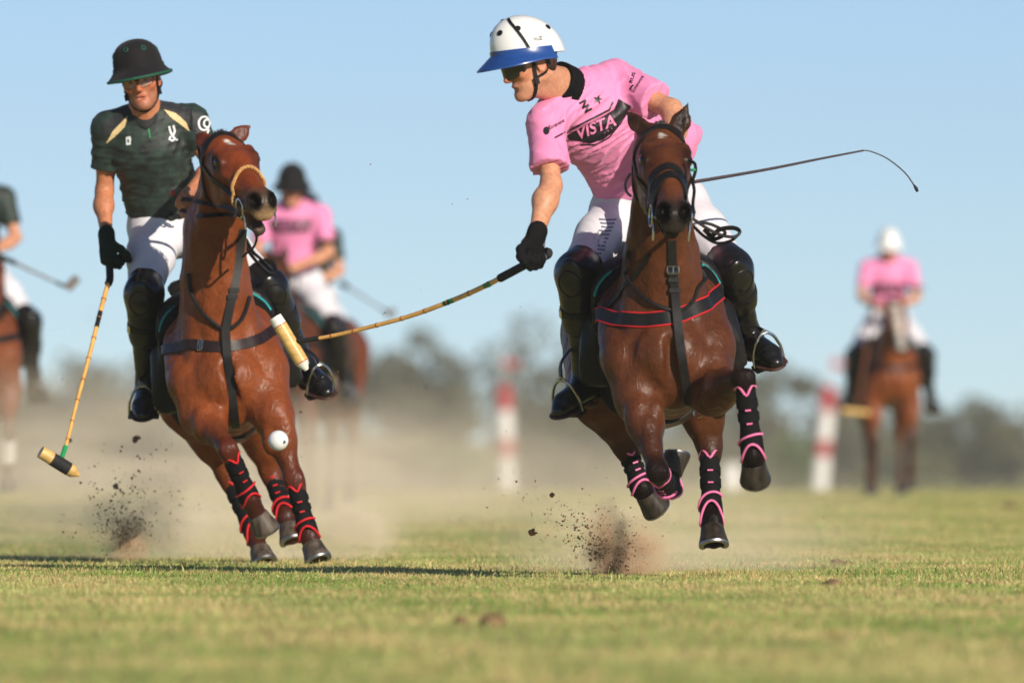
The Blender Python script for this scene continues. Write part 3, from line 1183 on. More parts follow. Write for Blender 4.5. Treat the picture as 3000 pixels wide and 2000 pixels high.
    co.cone(nb - up * .08, H(0, -.035, -.03), .064, .064, .012, op=-1)
    v, q = co.mesh(smooth=1)
    mk("collar", v, q, S['collar'], out['shirt'])
    # trousers
    tr = Field(h * 1.2, folds(J['knR'] - J['hipR'], .0032, .06, 11) if hero else None)
    tr.cone(lerp(pe, wa, .45), pe, .140, .150, .05, None, (fr, .78))
    tr.cone(J['hipR'], J['hipL'], .110, .110, .06)
    for s in 'RL':
        a, b = J['hip' + s], J['kn' + s]
        m = lerp(a, b, .45)
        tr.cone(a, m, .112, .100, .05)
        tr.cone(m, b, .100, .070, .04)
        tr.cone(b, lerp(b, J['an' + s], .25), .070, .060, .03, cut=1)
    v, q = tr.mesh(smooth=1)
    out['trousers'] = mk("trousers", v, q, S['trousers'], rt)
    out['trousers_bvh'] = bvh_of(v, q)
    # boots
    for s in 'RL':
        kn, an, to = J['kn' + s], J['an' + s], J['to' + s]
        ax = nrm(an - kn)
        ft = nrm(to - an)
        dn = nrm(J.get('dn' + s, ax))
        dn = nrm(dn - np.dot(dn, nrm(ft)) * ft * .9)
        b = Field(h * 1.1, folds(ax, .003, .05, 21) if hero else None)
        cal = nrm(np.cross(np.cross(ax, ft), ax)) * -1
        b.cone(lerp(kn, an, .06), lerp(kn, an, .35) + cal * .012, .060, .063, .03)
        b.cone(lerp(kn, an, .35) + cal * .012, lerp(kn, an, .95), .062, .043, .03)
        hl = an + dn * .045 - ft * .035
        ball = to + dn * .012 - ft * .06
        b.cone(lerp(kn, an, .92), an + dn * .015, .043, .044, .02)
        b.cone(hl, ball, .036, .041, .03, None, (dn, .9))
        b.cone(an + dn * .01 + ft * .02, ball - dn * .012, .042, .037, .03)
        b.cone(ball, to + dn * .016 - ft * .012, .041, .033, .02, None, (dn, .8))
        v, q = b.mesh(smooth=1)
        bo = mk("boot", v, q, "boot_leather", rt)
        so = Field(h * 1.1)
        so.cone(hl + dn * .03, ball + dn * .030, .034, .042, .02, None, (dn, .22))
        so.cone(ball + dn * .030, to + dn * .034 - ft * .012, .042, .034, .02, None, (dn, .22))
        so.cone(hl + dn * .038, hl + dn * .052 + ft * .02, .030, .030, .01, None, (dn, .5))
        v, q = so.mesh(smooth=1)
        mk("sole", v, q, "boot_sole", bo)
        # knee guard
        fk = nrm(J.get('kf' + s, fr))
        fk = nrm(fk - np.dot(fk, ax) * ax)
        th = nrm(kn - J['hip' + s])
        kg = Field(h * 1.1)
        kg.cone(kn - th * .095 + fk * .004, kn, .078, .082, .03)
        kg.cone(kn, lerp(kn, an, .42) + fk * .006, .082, .066, .03)
        kg.cone(lerp(kn, an, .42) + fk * .006, lerp(kn, an, .52) + fk * .008, .064, .054, .02, cut=1)
        kg.ell(kn + fk * .050 + ax * .01, (.056, .056, .044), np.stack([ax, np.cross(ax, fk), fk]), .014)
        kg.cone(kn + fk * .068 - th * .075 - ax * .02, kn + fk * .060 - ax * .055, .034, .034, .02, None, (fk, .5))
        kg.cone(lerp(kn, an, .28) + fk * .055, lerp(kn, an, .45) + fk * .045, .034, .026, .02, None, (fk, .6))
        v, q = kg.mesh(planes=[(kn - th * .12, -th)], smooth=1)
        ko = mk("knee_guard", v, q, "boot_leather", rt)
        kb = bvh_of(v, q)
        sd = np.cross(ax, fk)
        if hero:
            c = kn + fk * .10 + ax * .01
            pts, nn = snap(kb, [c + (math.cos(g) * ax + math.sin(g) * sd) * .062 for g in np.linspace(0, 2 * math.pi, 33)[:-1]], .001)
            MB().tube(list(pts), .0035, 6, closed=True).build("pad_seam", "leather", ko)
        for t in ((.34,) if not hero else (.33,)):
            c = lerp(kn, an, t)
            ring = [c + (math.cos(g) * fk + math.sin(g) * sd) * .12 for g in np.linspace(0, 2 * math.pi, 33)[:-1]]
            pts, nn = snap(kb, ring, .004)
            pts, nn = np.vstack([pts, pts[:1]]), np.vstack([nn, nn[:1]])
            m = MB().ribbon(pts, nn, .026, .005)
            so2 = m.build("strap", "leather", ko)
            i = 4
            MB().box(pts[i] + nn[i] * .004, ax * .017, nrm(np.cross(ax, nn[i])) * .013, nn[i] * .003).build("buckle", "steel" if hero else "leather", so2)
        if s == 'R':
            out['kgR'] = kb
    # gloves
    for s in 'RL':
        gm = S.get('glove' + s)
        if gm:
            g = Field(h * .9)
            add_hand(g, J['wr' + s], J['hd' + s], J['pn' + s], s == 'L', J.get('curl' + s, (1.1, 1.3, .8)), None, 1.12, g=.002)
            e = J['el' + s]
            wr = J['wr' + s]
            g.cone(lerp(wr, e, .10), wr, .036, .033, .02, None, (J['pn' + s], .88))
            v, q = g.mesh(smooth=1)
            go = mk("glove", v, q, gm, rt)
            out['glove' + s] = go
            out['glovebvh' + s] = bvh_of(v, q)
    helmet(H, HR, rt, S, out)
    return out


def helmet(H, HR, rt, S, out):
    st = S['helmet']
    n = 40
    a = np.arange(n) * 2 * math.pi / n
    hs = st.get('s', 1.0)
    rx, ry, z0, hh = .101 * hs, .128 * hs, .036, st.get('h', .142)
    pw = st.get('pw', .62)
    tilt = st.get('tilt', 0.0)

    def pt(th, z, ext=0.0):
        """on the shell at height fraction z"""
        w = (1 - z ** st.get('ez', 2.5)) ** pw if z < 1 else 0
        y = math.cos(th) * (ry * w + ext) - .008
        return H(math.sin(th) * (rx * w + ext), y, z0 + hh * z + tilt * y)
    P_ = lambda th, z, e=0.0: pt(th, z, e)
    m = MB()
    zs = [0, .12, .25, .4, .55, .68, .79, .88, .94, .98, .997]
    rings = [np.array([pt(t, z, -.006) for t in a]) for z in (.0,)] + [np.array([pt(t, z) for t in a]) for z in zs]
    m.loft(rings)
    he = m.build("helmet", st['shell'], rt)
    span = st.get('span', math.pi)
    full = span >= math.pi - .01
    aa = a if full else np.linspace(-span, span, 36)
    rr = []
    fx, fy, fd = st.get('ext', (.018, .05, .03))
    for (q, zz, th) in ((-.002, .16, 0), (.004, .16, 0), (.006, .05, 0), (.5, 0, 0), (.92, 0, 0), (1.0, 0, .0), (1.0, 0, -.006), (.9, 0, -.009), (.4, 0, -.008), (-.002, .02, 0)):
        ring = []
        for t in aa:
            c = max(0.0, math.cos(t))
            ext = fx + fy * c ** 1.3
            dr = fd * (.8 + .9 * c)
            if abs(q) < .01:
                ring.append(pt(t, zz, q))
            else:
                ring.append(pt(t, 0, ext * q + .003) + HR[2] * (-dr * q ** 1.4 + th))
        rr.append(np.array(ring))
    m = MB()
    if full:
        m.loft(rr, caps=False)
    else:
        m.loft([np.array(x) for x in zip(*rr)])
    br = m.build("brim", st['brim'], he)
    if st.get('edge'):
        ring = []
        for t in aa:
            c = max(0.0, math.cos(t))
            ring.append(pt(t, 0, fx + fy * c ** 1.3 + .003) + HR[2] * (-fd * (.8 + .9 * c) - .003))
        MB().tube(ring, .006, 8, closed=full).build("edge_trim", st['edge'], br)
    for (th, z) in st.get('vents', []):
        c, c1, c2 = pt(th, z), pt(th + .06, z), pt(th, z + .02)
        nn = nrm(np.cross(c1 - c, c2 - c))
        if np.dot(nn, c - H(0, 0, .05)) < 0:
            nn = -nn
        x = nrm(c1 - c)
        y = np.cross(nn, x)
        ring = [c + (math.cos(g) * x + math.sin(g) * y) * .0095 for g in np.linspace(0, 2 * math.pi, 17)[:-1]]
        MB().tube(ring, .0028, 6, closed=True).build("vent_ring", st['vent'], he)
        MB().ball(c, (.0085, .0085, .002), np.stack([x, y, nn]), 10, 5).build("vent_hole", "strap_black", he)
    if st.get('stripe'):
        pts = [pt(st.get('stripe_th', -1.62) * (1 - .12 * k), z) for k, z in zip(np.linspace(0, 1, 14), np.linspace(.10, .985, 14))]
        for sg in (1, -1):
            pp = [pt(sg * th, z) for th, z in ((1.30, .06), (1.24, .3), (1.15, .5), (1.03, .68), (.86, .82), (.6, .92))]
            pp = spline(pp, .01)
            nn = [nrm(p - H(0, 0, .05)) for p in pp]
            MB().ribbon([p + q * .002 for p, q in zip(pp, nn)], nn, .011, .005).build("stripe", st['stripe'], he)
    # chin harness
    b = out['bvh']
    for s in (1, -1):
        pts, nn = snap(b, spline([H(.085 * s, .014, .045), H(.08 * s, .018, .0), H(.07 * s, .024, -.055), H(.05 * s, .035, -.105), H(.0, .045, -.135)], .01), .005)
        cs = MB().ribbon(pts, nn, .014, .004).build("chin_strap", "strap_black", he)
        pts, nn = snap(b, spline([H(.075 * s, -.075, .01), H(.08 * s, -.035, -.035), H(.075 * s, .018, -.052)], .01), .005)
        MB().ribbon(pts, nn, .010, .004).build("rear_strap", "strap_black", he)
        MB().box(H(.068 * s, .026, -.065) + HR[0] * s * .006, HR[0] * .006, HR[1] * .009, HR[2] * .013).build("buckle", "strap_black", cs)
    pts = [H(math.sin(t) * .074, -.02 + math.cos(t) * -.085, .0 + .006 * math.cos(3 * t)) for t in np.linspace(-.7, .7, 9)]
    MB().tube(pts, .009, 6).build("rear_harness", "strap_black", he)
    # glasses
    gl = S.get('glasses')
    if gl:
        def strip(x0, x1, z0_, z1_, th=.0025):
            m = MB()
            rr = []
            for x in np.linspace(x0, x1, 14):
                y = .117 - .060 * (abs(x) / .075) ** 2.2
                c = .35 + .65 * math.cos(min(1, abs(abs(x) - .036) / .042) * math.pi / 2)
                lo, hi = z0_ * c, z1_
                rr.append(np.array([H(x, y, lo), H(x, y - th, lo), H(x, y - th, hi), H(x, y, hi)]))
            return m.loft(rr)
        if gl == 'dark':
            go = strip(-.075, .075, -.034, .022).build("glasses", "dark_lens", rt)
        else:
            go = MB()
            for s in (1, -1):
                arc = [H(.036 * s + .033 * math.cos(q), .106 - .02 * abs(math.cos(q) * .5 + s * .5) ** 2 if True else 0, -.004 + .021 * math.sin(q)) for q in np.linspace(0, 2 * math.pi, 25)[:-1]]
                go.tube(arc, .0013, 5, closed=True)
            go.tube([H(-.010, .108, .004), H(0, .113, .008), H(.010, .108, .004)], .003, 6)
            go.tube([H(-.06, .098, .018), H(0, .112, .017), H(.06, .098, .018)], .003, 6)
            go = go.build("glasses", "strap_black", rt)
            for s in (1, -1):
                strip(.006 * s, .068 * s, -.026, .016, .001).build("lens", "clear_lens", go)
        for s in (1, -1):
            MB().tube([H(.072 * s, .055, .012), H(.079 * s, .02, .014), H(.079 * s, -.015, .012)], .0035, 6, flat=.6).build("temple", "strap_black", go)


# ------------------------------------------------------------------ prints on cloth
def cut_grid(bm, step):
    xs = [v.co.x for v in bm.verts]
    ys = [v.co.y for v in bm.verts]
    for lo, hi, nn in ((min(xs), max(xs), (1, 0, 0)), (min(ys), max(ys), (0, 1, 0))):
        q = lo + step
        while q < hi:
            bmesh.ops.bisect_plane(bm, geom=bm.verts[:] + bm.edges[:] + bm.faces[:], plane_co=(q, q, 0), plane_no=nn)
            q += step


def decal(name, bm, fpx, bvh, mat, parent, lift=.002, step=6.0, one=False):
    """bm: flat shape in its own units, fpx maps it to photograph pixels; laid onto the cloth"""
    for v in bm.verts:
        x, y = fpx(v.co.x, v.co.y)
        v.co = (x, y, 0)
    cut_grid(bm, step)
    bmesh.ops.triangulate(bm, faces=bm.faces[:])
    o = Vector((0, 0, CZ))
    dead = []
    for v in bm.verts:
        d = (Vector(P(v.co.x, v.co.y, 40.0)) - o).normalized()
        loc, nor, _, _ = bvh.ray_cast(o, d)
        if loc is None:
            dead.append(v)
        else:
            if nor.dot(d) > 0:
                nor = -nor
            v.co = loc - d * lift + nor * lift * .4
    bmesh.ops.delete(bm, geom=dead, context='VERTS')
    if bm.faces:
        zs = sorted(v.co.y for v in bm.verts)
        far = [e for e in bm.edges if (e.verts[0].co - e.verts[1].co).length > .06]
        bmesh.ops.delete(bm, geom=far, context='EDGES')
    if one and bm.faces:
        left, best = set(bm.faces), []
        while left:
            st, grp = [left.pop()], []
            while st:
                f = st.pop()
                grp.append(f)
                for e in f.edges:
                    for g in e.link_faces:
                        if g in left:
                            left.remove(g)
                            st.append(g)
            if len(grp) > len(best):
                best = grp
        keep = set(best)
        bmesh.ops.delete(bm, geom=[f for f in bm.faces if f not in keep], context='FACES')
        bmesh.ops.delete(bm, geom=[v for v in bm.verts if not v.link_faces], context='VERTS')
    V = np.array([v.co[:] for v in bm.verts])
    bm.verts.index_update()
    Fc = [tuple(v.index for v in f.verts) for f in bm.faces]
    bm.free()
    if not len(Fc):
        return None
    return mk(name, V, Fc, mat, parent)


def text_bm(txt, bold=0.0, shear=0.0, space=1.0):
    cu = bpy.data.curves.new("t", 'FONT')
    cu.body = txt
    cu.offset = bold
    cu.shear = shear
    cu.space_character = space
    cu.resolution_u = 3
    ob = bpy.data.objects.new("t", cu)
    COL.objects.link(ob)
    dg = bpy.context.evaluated_depsgraph_get()
    me = bpy.data.meshes.new_from_object(ob.evaluated_get(dg))
    bm = bmesh.new()
    bm.from_mesh(me)
    bpy.data.objects.remove(ob)
    bpy.data.curves.remove(cu)
    bpy.data.meshes.remove(me)
    xs = [v.co.x for v in bm.verts]
    x0, x1 = min(xs), max(xs)
    for v in bm.verts:
        v.co.x = (v.co.x - x0) / (x1 - x0)
        v.co.y = v.co.y / .7
    return bm


def text_decal(name, txt, p0, p1, hpx, bvh, mat, parent, bold=0.0, lift=.002, shear=0.0, hvec=None):
    """from baseline start p0 to end p1 in photograph pixels, letter height hpx"""
    p0, p1 = np.array(p0, float), np.array(p1, float)
    d = p1 - p0
    up = np.array(hvec, float) if hvec is not None else np.array([d[1], -d[0]]) / np.linalg.norm(d) * hpx
    return decal(name, text_bm(txt, bold, shear), lambda x, y: tuple(p0 + d * x + up * y), bvh, mat, parent, lift)


def poly_decal(name, pts, bvh, mat, parent, lift=.002, step=6.0):
    bm = bmesh.new()
    vs_ = [bm.verts.new((x, y, 0)) for x, y in pts]
    bm.faces.new(vs_)
    bmesh.ops.triangulate(bm, faces=bm.faces[:])
    return decal(name, bm, lambda x, y: (x, y), bvh, mat, parent, lift, step, True)


def line_decal(name, pts, w, bvh, mat, parent, lift=.002, closed=False):
    """stroke of width w pixels"""
    pts = [np.array(p, float) for p in pts]
    if closed:
        pts = pts + [pts[0], pts[1]]
    bm = bmesh.new()
    L, R = [], []
    for i, p in enumerate(pts):
        t = pts[min(i + 1, len(pts) - 1)] - pts[max(i - 1, 0)]
        t = t / (np.linalg.norm(t) + 1e-9)
        nn = np.array([-t[1], t[0]]) * w / 2
        L.append(bm.verts.new((*(p + nn), 0)))
        R.append(bm.verts.new((*(p - nn), 0)))
    for i in range(len(pts) - 1):
        bm.faces.new((L[i], L[i + 1], R[i + 1], R[i]))
    return decal(name, bm, lambda x, y: (x, y), bvh, mat, parent, lift, 8.0)

# ------------------------------------------------------------------ right hero: bay pony
YA, YB = 43.2, 48.0
A = lambda x, y, d=0.0: P(x, y, YA + d)
B = lambda x, y, d=0.0: P(x, y, YB + d)
ground_at = lambda p: np.array([p[0], p[1], 0.0])


def bay_pony():
    rt = root("polo_pony", ground_at(A(1920, 1600, .7)), "dark bay pony in pink-trimmed leg boots galloping with all four hooves off the ground", "horse")
    a = A(1980, 660, -.62) - A(1932, 412, -.14)
    J = dict(g=A(1935, 985, .42), fw=np.array([.045, -1, .03]), bu=np.array([-.10, 0, 1.0]), bend=-.0,
             nm=A(1935, 640, .02), po=A(1932, 412, -.14), a=a, n=np.array([.10, -.62, .78]), mouth=0.0,
             earL=A(2017, 297, -.12), earR=A(1836, 328, -.10), earf=np.array([.1, -1, 0]),
             LF=[A(2085, 1150, -.02), A(2180, 1105, -.42), A(2206, 1335, -.36), A(2213, 1398, -.29)],
             RF=[A(1868, 1165, .02), A(1928, 1385, -.20), A(1962, 1432, .10), A(1967, 1335, .14)],
             LH=[A(2040, 1120, .95), A(2078, 1312, .95), A(2085, 1520, .80), A(2091, 1596, .76)],
             RH=[A(1765, 1150, .95), A(1835, 1310, 1.0), A(1880, 1430, 1.0), A(1922, 1482, 1.05)],
             star=lambda H: [(H(.075, -.004, .085), .022, .8), (H(.095, -.01, .085), .016, .6)],
             toe_RF=np.array([.2, .3, 1.0]), toe_LF=np.array([.05, -.4, -1]), toe_RH=np.array([.3, -.5, -1]))
    C = dict(coat=srgb(86, 47, 26), dark=srgb(24, 17, 16), muzzle=srgb(44, 36, 33), head=srgb(92, 50, 28), knee=srgb(26, 18, 16), lip=srgb(50, 44, 40), kn=.35, hk=.45, ear=srgb(70, 44, 30))
    K = build_horse(J, rt, C)
    fd = np.array([0, -1.0, 0])
    for key, fdir in (('LF', fd), ('RF', np.array([-.2, -.5, -1.])), ('LH', fd), ('RH', np.array([.3, -1, 0]))):
        leg_boot(J[key][1], J[key][2], fdir, rt, "trim_pink")
    K['J'] = J
    return rt, K


def chestnut_pony():
    rt = root("polo_pony", ground_at(B(680, 1640, .7)), "chestnut pony in red-trimmed leg boots, mouth open, leaning into a turn", "horse")
    a = B(778, 605, -.60) - B(645, 430, -.16)
    J = dict(g=B(652, 1060, .42), fw=np.array([.05, -1, .03]), bu=np.array([-.20, 0, 1.0]), bend=-.0,
             nm=B(618, 690, .05), po=B(645, 432, -.16), a=a, n=np.array([.12, -.55, .84]), mouth=.045,
             earL=B(737, 363, -.12), earR=B(566, 392, -.12), earf=np.array([.1, -1, 0]),
             LF=[B(800, 1215, .0), B(862, 1405, -.06), B(905, 1570, -.06), B(930, 1640, -.10)],
             RF=[B(588, 1215, .05), B(668, 1315, -.22), B(732, 1462, -.08), B(775, 1548, -.02)],
             LH=[B(740, 1200, .95), B(795, 1385, 1.05), B(838, 1510, .95), B(858, 1585, .90)],
             RH=[B(560, 1180, .95), B(668, 1395, 1.1), B(748, 1570, 1.02), B(775, 1650, .95)],
             star=lambda H: [(H(.085, -.004, .08), .018, .95), (H(.105, .0, .08), .017, .95), (H(.118, .016, .078), .015, .95)],
             toe_RF=np.array([.5, -.8, .0]), toe_LF=np.array([.3, -1, 0.]))
    C = dict(coat=srgb(124, 63, 30), dark=srgb(66, 30, 20), muzzle=srgb(78, 62, 50), head=srgb(128, 60, 28), knee=srgb(84, 36, 22), lip=srgb(168, 134, 94), kn=.45, hk=.3, hoof='hoof_pale', ear=srgb(128, 60, 30))
    K = build_horse(J, rt, C)
    fd = np.array([0, -1.0, 0])
    for key, fdir in (('LF', fd), ('RF', np.array([.3, -1, 0])), ('LH', fd), ('RH', np.array([.3, -1, 0]))):
        leg_boot(J[key][1], J[key][2], fdir, rt, "trim_red")
    K['J'] = J
    return rt, K


bay, KA = bay_pony()
chestnut, KB = chestnut_pony()

# ------------------------------------------------------------------ hero riders
def pink_rider():
    rt = root("person", A(1890, 690, .85), "rider in pink jersey and white helmet with blue brim, leaning down to strike", "person")
    ax_m = nrm(A(1490, 803, .33) - A(1602, 742, .10))
    J = dict(head=A(1552, 188, .22), hf=np.array([-.86, -.40, -.30]), hu=np.array([-.10, 0, 1.0]), mouth=.014,
             nb=A(1652, 258, .38), ch=A(1722, 345, .50), wa=A(1828, 465, .70), pe=A(1885, 600, .82), hem=A(1852, 512, .76),
             front=np.array([.05, -1, -.45]),
             shR=A(1600, 360, .28), shL=A(1800, 232, .55), elR=A(1615, 545, .16), elL=A(1968, 322, .36),
             wrR=A(1570, 692, .02), wrL=A(1985, 500, .18),
             hdR=np.array([-.28, .1, -1]), pnR=np.array([.55, -1, 0]), hdL=np.array([.1, -.5, -1]), pnL=np.array([-1, 0, 0]),
             curlR=(1.25, 1.45, .9), curlL=(1.2, 1.4, .9),
             hipR=A(1822, 620, .84), hipL=A(1985, 600, .84), knR=A(1690, 800, .42), knL=A(2142, 790, .48),
             anR=A(1712, 1120, .62), anL=A(2196, 985, .72), toR=A(1632, 1196, .44), toL=A(2272, 1052, .52),
             dnR=np.array([0, .0, -1]), dnL=np.array([.25, .35, -1]), kfR=np.array([-.35, -1, 0]), kfL=np.array([.25, -1, .1]))
    yy = np.array([.25, -1, 0])
    J['shirt_extra'] = [(A(1860, 410, .76), A(1980, 405, .96), .11, .085, .05, None, (yy, .6), 0),
                        (A(1980, 385, .96), A(2036, 392, 1.02), .05, .022, .04, None, (yy, .7), 0),
                        (A(1975, 440, .96), A(2010, 452, 1.00), .055, .022, .04, None, (yy, .6), 0),
                        (A(2040, 384, 1.02), A(2012, 462, 1.00), .016, .012, .03, None, None, 0)]
    S = dict(shirt="pink_cloth", collar="black_cloth", trousers="white_cloth", gloveR="glove_black", gloveL="glove_black", glasses='dark', seed=4, fold=.013, slv=.72, slr=.078, colr=.094, colh=.06, arm=1.12,
             helmet=dict(shell="helmet_white", brim="helmet_blue", span=1.95, vents=[(-.45, .60), (-1.12, .66), (.5, .6), (-2.3, .62), (1.15, .66)], vent="strap_black", stripe="strap_black", ext=(.014, .058, .026), h=.158, s=1.12, tilt=.20, pw=.5, ez=2.4))
    o = build_rider(J, rt, S)
    b, s = o['shirt_bvh'], o['shirt']
    # black chest band with pink rules and lettering
    poly_decal("chest_band", [(1640, 408), (1700, 375), (1760, 345), (1800, 320), (1812, 290), (1850, 312), (1828, 345), (1800, 385), (1768, 408), (1730, 420), (1690, 412)], b, "print_black", s, .0025)
    line_decal("chest_rule", [(1625, 404), (1680, 375), (1740, 345), (1785, 322), (1796, 300)], 5, b, "print_black", s, .0025)
    line_decal("chest_rule", [(1700, 424), (1745, 424), (1785, 402), (1815, 365), (1838, 330)], 4, b, "print_black", s, .0025)
    text_decal("chest_lettering", "VISTA", (1690, 410), (1806, 366), 30, b, "print_pink", s, bold=.02, lift=.005, hvec=(-4, -34))
    text_decal("sponsor_lettering", "Éminent", (1612, 380), (1656, 356), 11, b, "print_black", s, bold=.01)
    poly_decal("sponsor_mark", [(1601 + 9 * math.cos(q), 383 + 12 * math.sin(q)) for q in np.linspace(0, 6.28, 15)[:-1]], b, "print_black", s)
    for st in ([(1697, 304), (1716, 293)], [(1706, 318), (1725, 307)], [(1713, 330), (1734, 318)], [(1716, 294), (1707, 318)], [(1725, 307), (1715, 330)]):
        line_decal("club_letter", st, 6, b, "print_black", s)
    cx, cy = 1752, 292
    poly_decal("star", [(cx + (15 if i % 2 == 0 else 6) * math.sin(i * math.pi / 5 + .2), cy - (15 if i % 2 == 0 else 6) * math.cos(i * math.pi / 5 + .2)) for i in range(10)], b, "print_black", s)
    text_decal("sleeve_lettering", "RUS", (1852, 244), (1862, 214), 9, b, "print_black", s, bold=.02)
    line_decal("sleeve_mark", [(1846, 264), (1850, 254), (1856, 250)], 5, b, "print_black", s)
    text_decal("sleeve_lettering", "Eminent", (1858, 272), (1888, 224), 11, b, "print_black", s)
    # trouser print
    tb, t = o['trousers_bvh'], o['trousers']
    for i in range(13):
        y = 642 + i * 11
        x0 = 1768 - abs(i - 6) * 2 - i * 3 + (i * 37 % 11)
        line_decal("leg_print", [(x0, y), (x0 + 22, y + 2), (1806 - i * 5, y + 1)], 4.5, tb, "print_stripe", t, .002)
    for q in ([(1738, 694), (1756, 676), (1762, 684), (1746, 702)], [(1752, 706), (1772, 688), (1766, 716), (1758, 722)], [(1764, 668), (1772, 676), (1766, 684)]):
        poly_decal("leg_mark", q, tb, "print_white", t, .004)
    # helmet name
    hv = None
    for ch in rt.children:
        if ch.name.startswith("helmet"):
            hv = ch
    me = hv.data
    Vh = np.array([v.co[:] for v in me.vertices]) + ORG[hv.name]
    hb = BVHTree.FromPolygons(Vh.tolist(), [tuple(p.vertices) for p in me.polygons])
    text_decal("name_lettering", "CRUZ", (1556, 124), (1590, 116), 11, hb, "print_black", hv, lift=.005)
    # glove strap and wrist string
    gb, go = o['gloveRbvh'] if 'gloveRbvh' in o else o['glovebvhR'], o['gloveR']
    w, e = J['wrR'], J['elR']
    d = nrm(J['hdR'])
    for c, wd in ((w + d * .022, .016), (w + d * .060, .013)):
        n1 = nrm(np.cross(d, [0, 1, 0]))
        n2 = np.cross(d, n1)
        ring = [c + (math.cos(q) * n1 + math.sin(q) * n2) * .07 for q in np.linspace(math.pi * .9, math.pi * 2.1, 16)]
        pts, nn = snap(gb, ring, .002)
        MB().ribbon(pts, nn, wd, .003).build("wrist_strap", "print_grey", go)
    c = lerp(w, e, .16)
    n1 = nrm(np.cross(e - w, [0, 1, 0]))
    n2 = nrm(np.cross(e - w, n1))
    ring = [c + (math.cos(q) * n1 + math.sin(q) * n2) * .06 for q in np.linspace(0, 2 * math.pi, 21)[:-1]]
    pts, nn = snap(o['bvh'], ring, .001)
    MB().tube(list(pts), .0022, 5, closed=True).build("wrist_string", "trim_red", rt)
    o['J'] = J
    return rt, o


def green_rider():
    rt = root("person", B(500, 720, .85), "rider in dark green camouflage jersey and black helmet, mallet hanging from right hand", "person")
    J = dict(head=B(412, 232, .52), hf=np.array([-.10, -1, -.14]), hu=np.array([-.20, 0, 1.0]), mouth=.006,
             nb=B(425, 338, .60), ch=B(435, 420, .66), wa=B(470, 560, .78), pe=B(505, 655, .84), hem=B(490, 618, .82),
             front=np.array([.05, -1, -.12]),
             shR=B(318, 378, .64), shL=B(560, 356, .66), elR=B(306, 560, .72), elL=B(620, 486, .62),
             wrR=B(313, 700, .56), wrL=B(548, 570, .32),
             hdR=np.array([.10, -.25, -1]), pnR=np.array([.7, .6, 0]), hdL=np.array([-.25, -.8, -.2]), pnL=np.array([.7, -.2, -.5]),
             curlR=(1.2, 1.4, .9), curlL=(1.2, 1.4, .9),
             hipR=B(458, 660, .84), hipL=B(575, 660, .84), knR=B(422, 862, .46), knL=B(786, 842, .52),
             anR=B(428, 1135, .64), anL=B(896, 1075, .74), toR=B(415, 1206, .45), toL=B(958, 1140, .54),
             dnR=np.array([0, .0, -1]), dnL=np.array([.1, .35, -1]), kfR=np.array([-.2, -1, 0]), kfL=np.array([.15, -1, .1]))
    S = dict(shirt="green_cloth", collar="dark_cloth", trousers="white_cloth", gloveR="glove_green", glasses='clear', seed=9, slv=.62, slr=.066, stubble=.35, skin=srgb(196, 128, 92), colr=.080, colh=.03, fold=.008,
             helmet=dict(shell="helmet_black", brim="helmet_black", edge="helmet_green", vents=[(-.62, .62), (.22, .66), (1.3, .6), (-1.5, .6)], vent="helmet_green", ext=(.026, .030, .024), h=.138, pw=.46, ez=3.0, tilt=.16, s=1.05))
    o = build_rider(J, rt, S)
    b, s = o['shirt_bvh'], o['shirt']
    # dark shoulders and sleeves, tan flashes, emblems
    poly_decal("shoulder_panel", [(396, 300), (330, 345), (302, 372), (300, 400), (340, 372), (388, 345), (400, 325)], b, "dark_cloth", s, .002)
    poly_decal("shoulder_panel", [(470, 290), (560, 320), (600, 352), (590, 395), (560, 380), (520, 335), (470, 318)], b, "dark_cloth", s, .002)
    poly_decal("shoulder_flash", [(310, 422), (330, 385), (374, 340), (366, 372), (340, 398)], b, "tan_print", s, .003)
    poly_decal("shoulder_flash", [(480, 321), (515, 332), (545, 358), (556, 386), (530, 366), (500, 345)], b, "tan_print", s, .003)
    poly_decal("chest_badge", [(369, 402), (382, 399), (385, 405), (383, 424), (370, 426)], b, "print_white", s, .003)
    line_decal("badge_mark", [(375, 408), (377, 418)], 4, b, "print_black", s, .004)
    for pts in ([(495, 370), (500, 388), (507, 402)], [(508, 368), (512, 385), (506, 400)], [(500, 400), (496, 408), (504, 413), (513, 407), (506, 400)], [(517, 409), (519, 411)]):
        line_decal("chest_emblem", pts, 6, b, "print_white", s, .003)
    for c, r in (((598, 362), 16), ((606, 362), 9)):
        line_decal("sleeve_emblem", [(c[0] + r * math.cos(q), c[1] + r * 1.25 * math.sin(q)) for q in np.linspace(.6, 6.6, 18)], 5, b, "print_white", s, .003)
    line_decal("sleeve_emblem", [(612, 380), (604, 398), (596, 408), (606, 410)], 5, b, "print_white", s, .003)
    line_decal("zip", [(428, 352), (434, 372), (440, 405)], 4, b, "print_green", s, .003)
    o['J'] = J
    return rt, o


pinkA, OA = pink_rider()
greenB, OB = green_rider()

# ------------------------------------------------------------------ tack
def strap_on(name, pts, bvh, w, th, mat, parent, lift=.004, step=.012):
    q, n = snap(bvh, spline(pts, step), lift)
    return MB().ribbon(q, n, w, th).build(name, mat, parent)


def ring_pts(c, x, y, r, n=24):
    return [c + (math.cos(q) * x + math.sin(q) * y) * r for q in np.linspace(0, 2 * math.pi, n + 1)[:-1]]


def buckle(c, x, y, n, w, h, parent, mat="steel"):
    pts = [c + n * .003 + x * w * i + y * h * j for i, j in ((-1, -1), (0, -1.05), (1, -1), (1.05, 0), (1, 1), (0, 1.05), (-1, 1), (-1.05, 0))]
    m = MB().tube(pts, .0022, 5, closed=True)
    m.tube([c + n * .004 - y * h, c + n * .004 + y * h * .9], .0016, 5)
    return m.build("buckle", mat, parent)


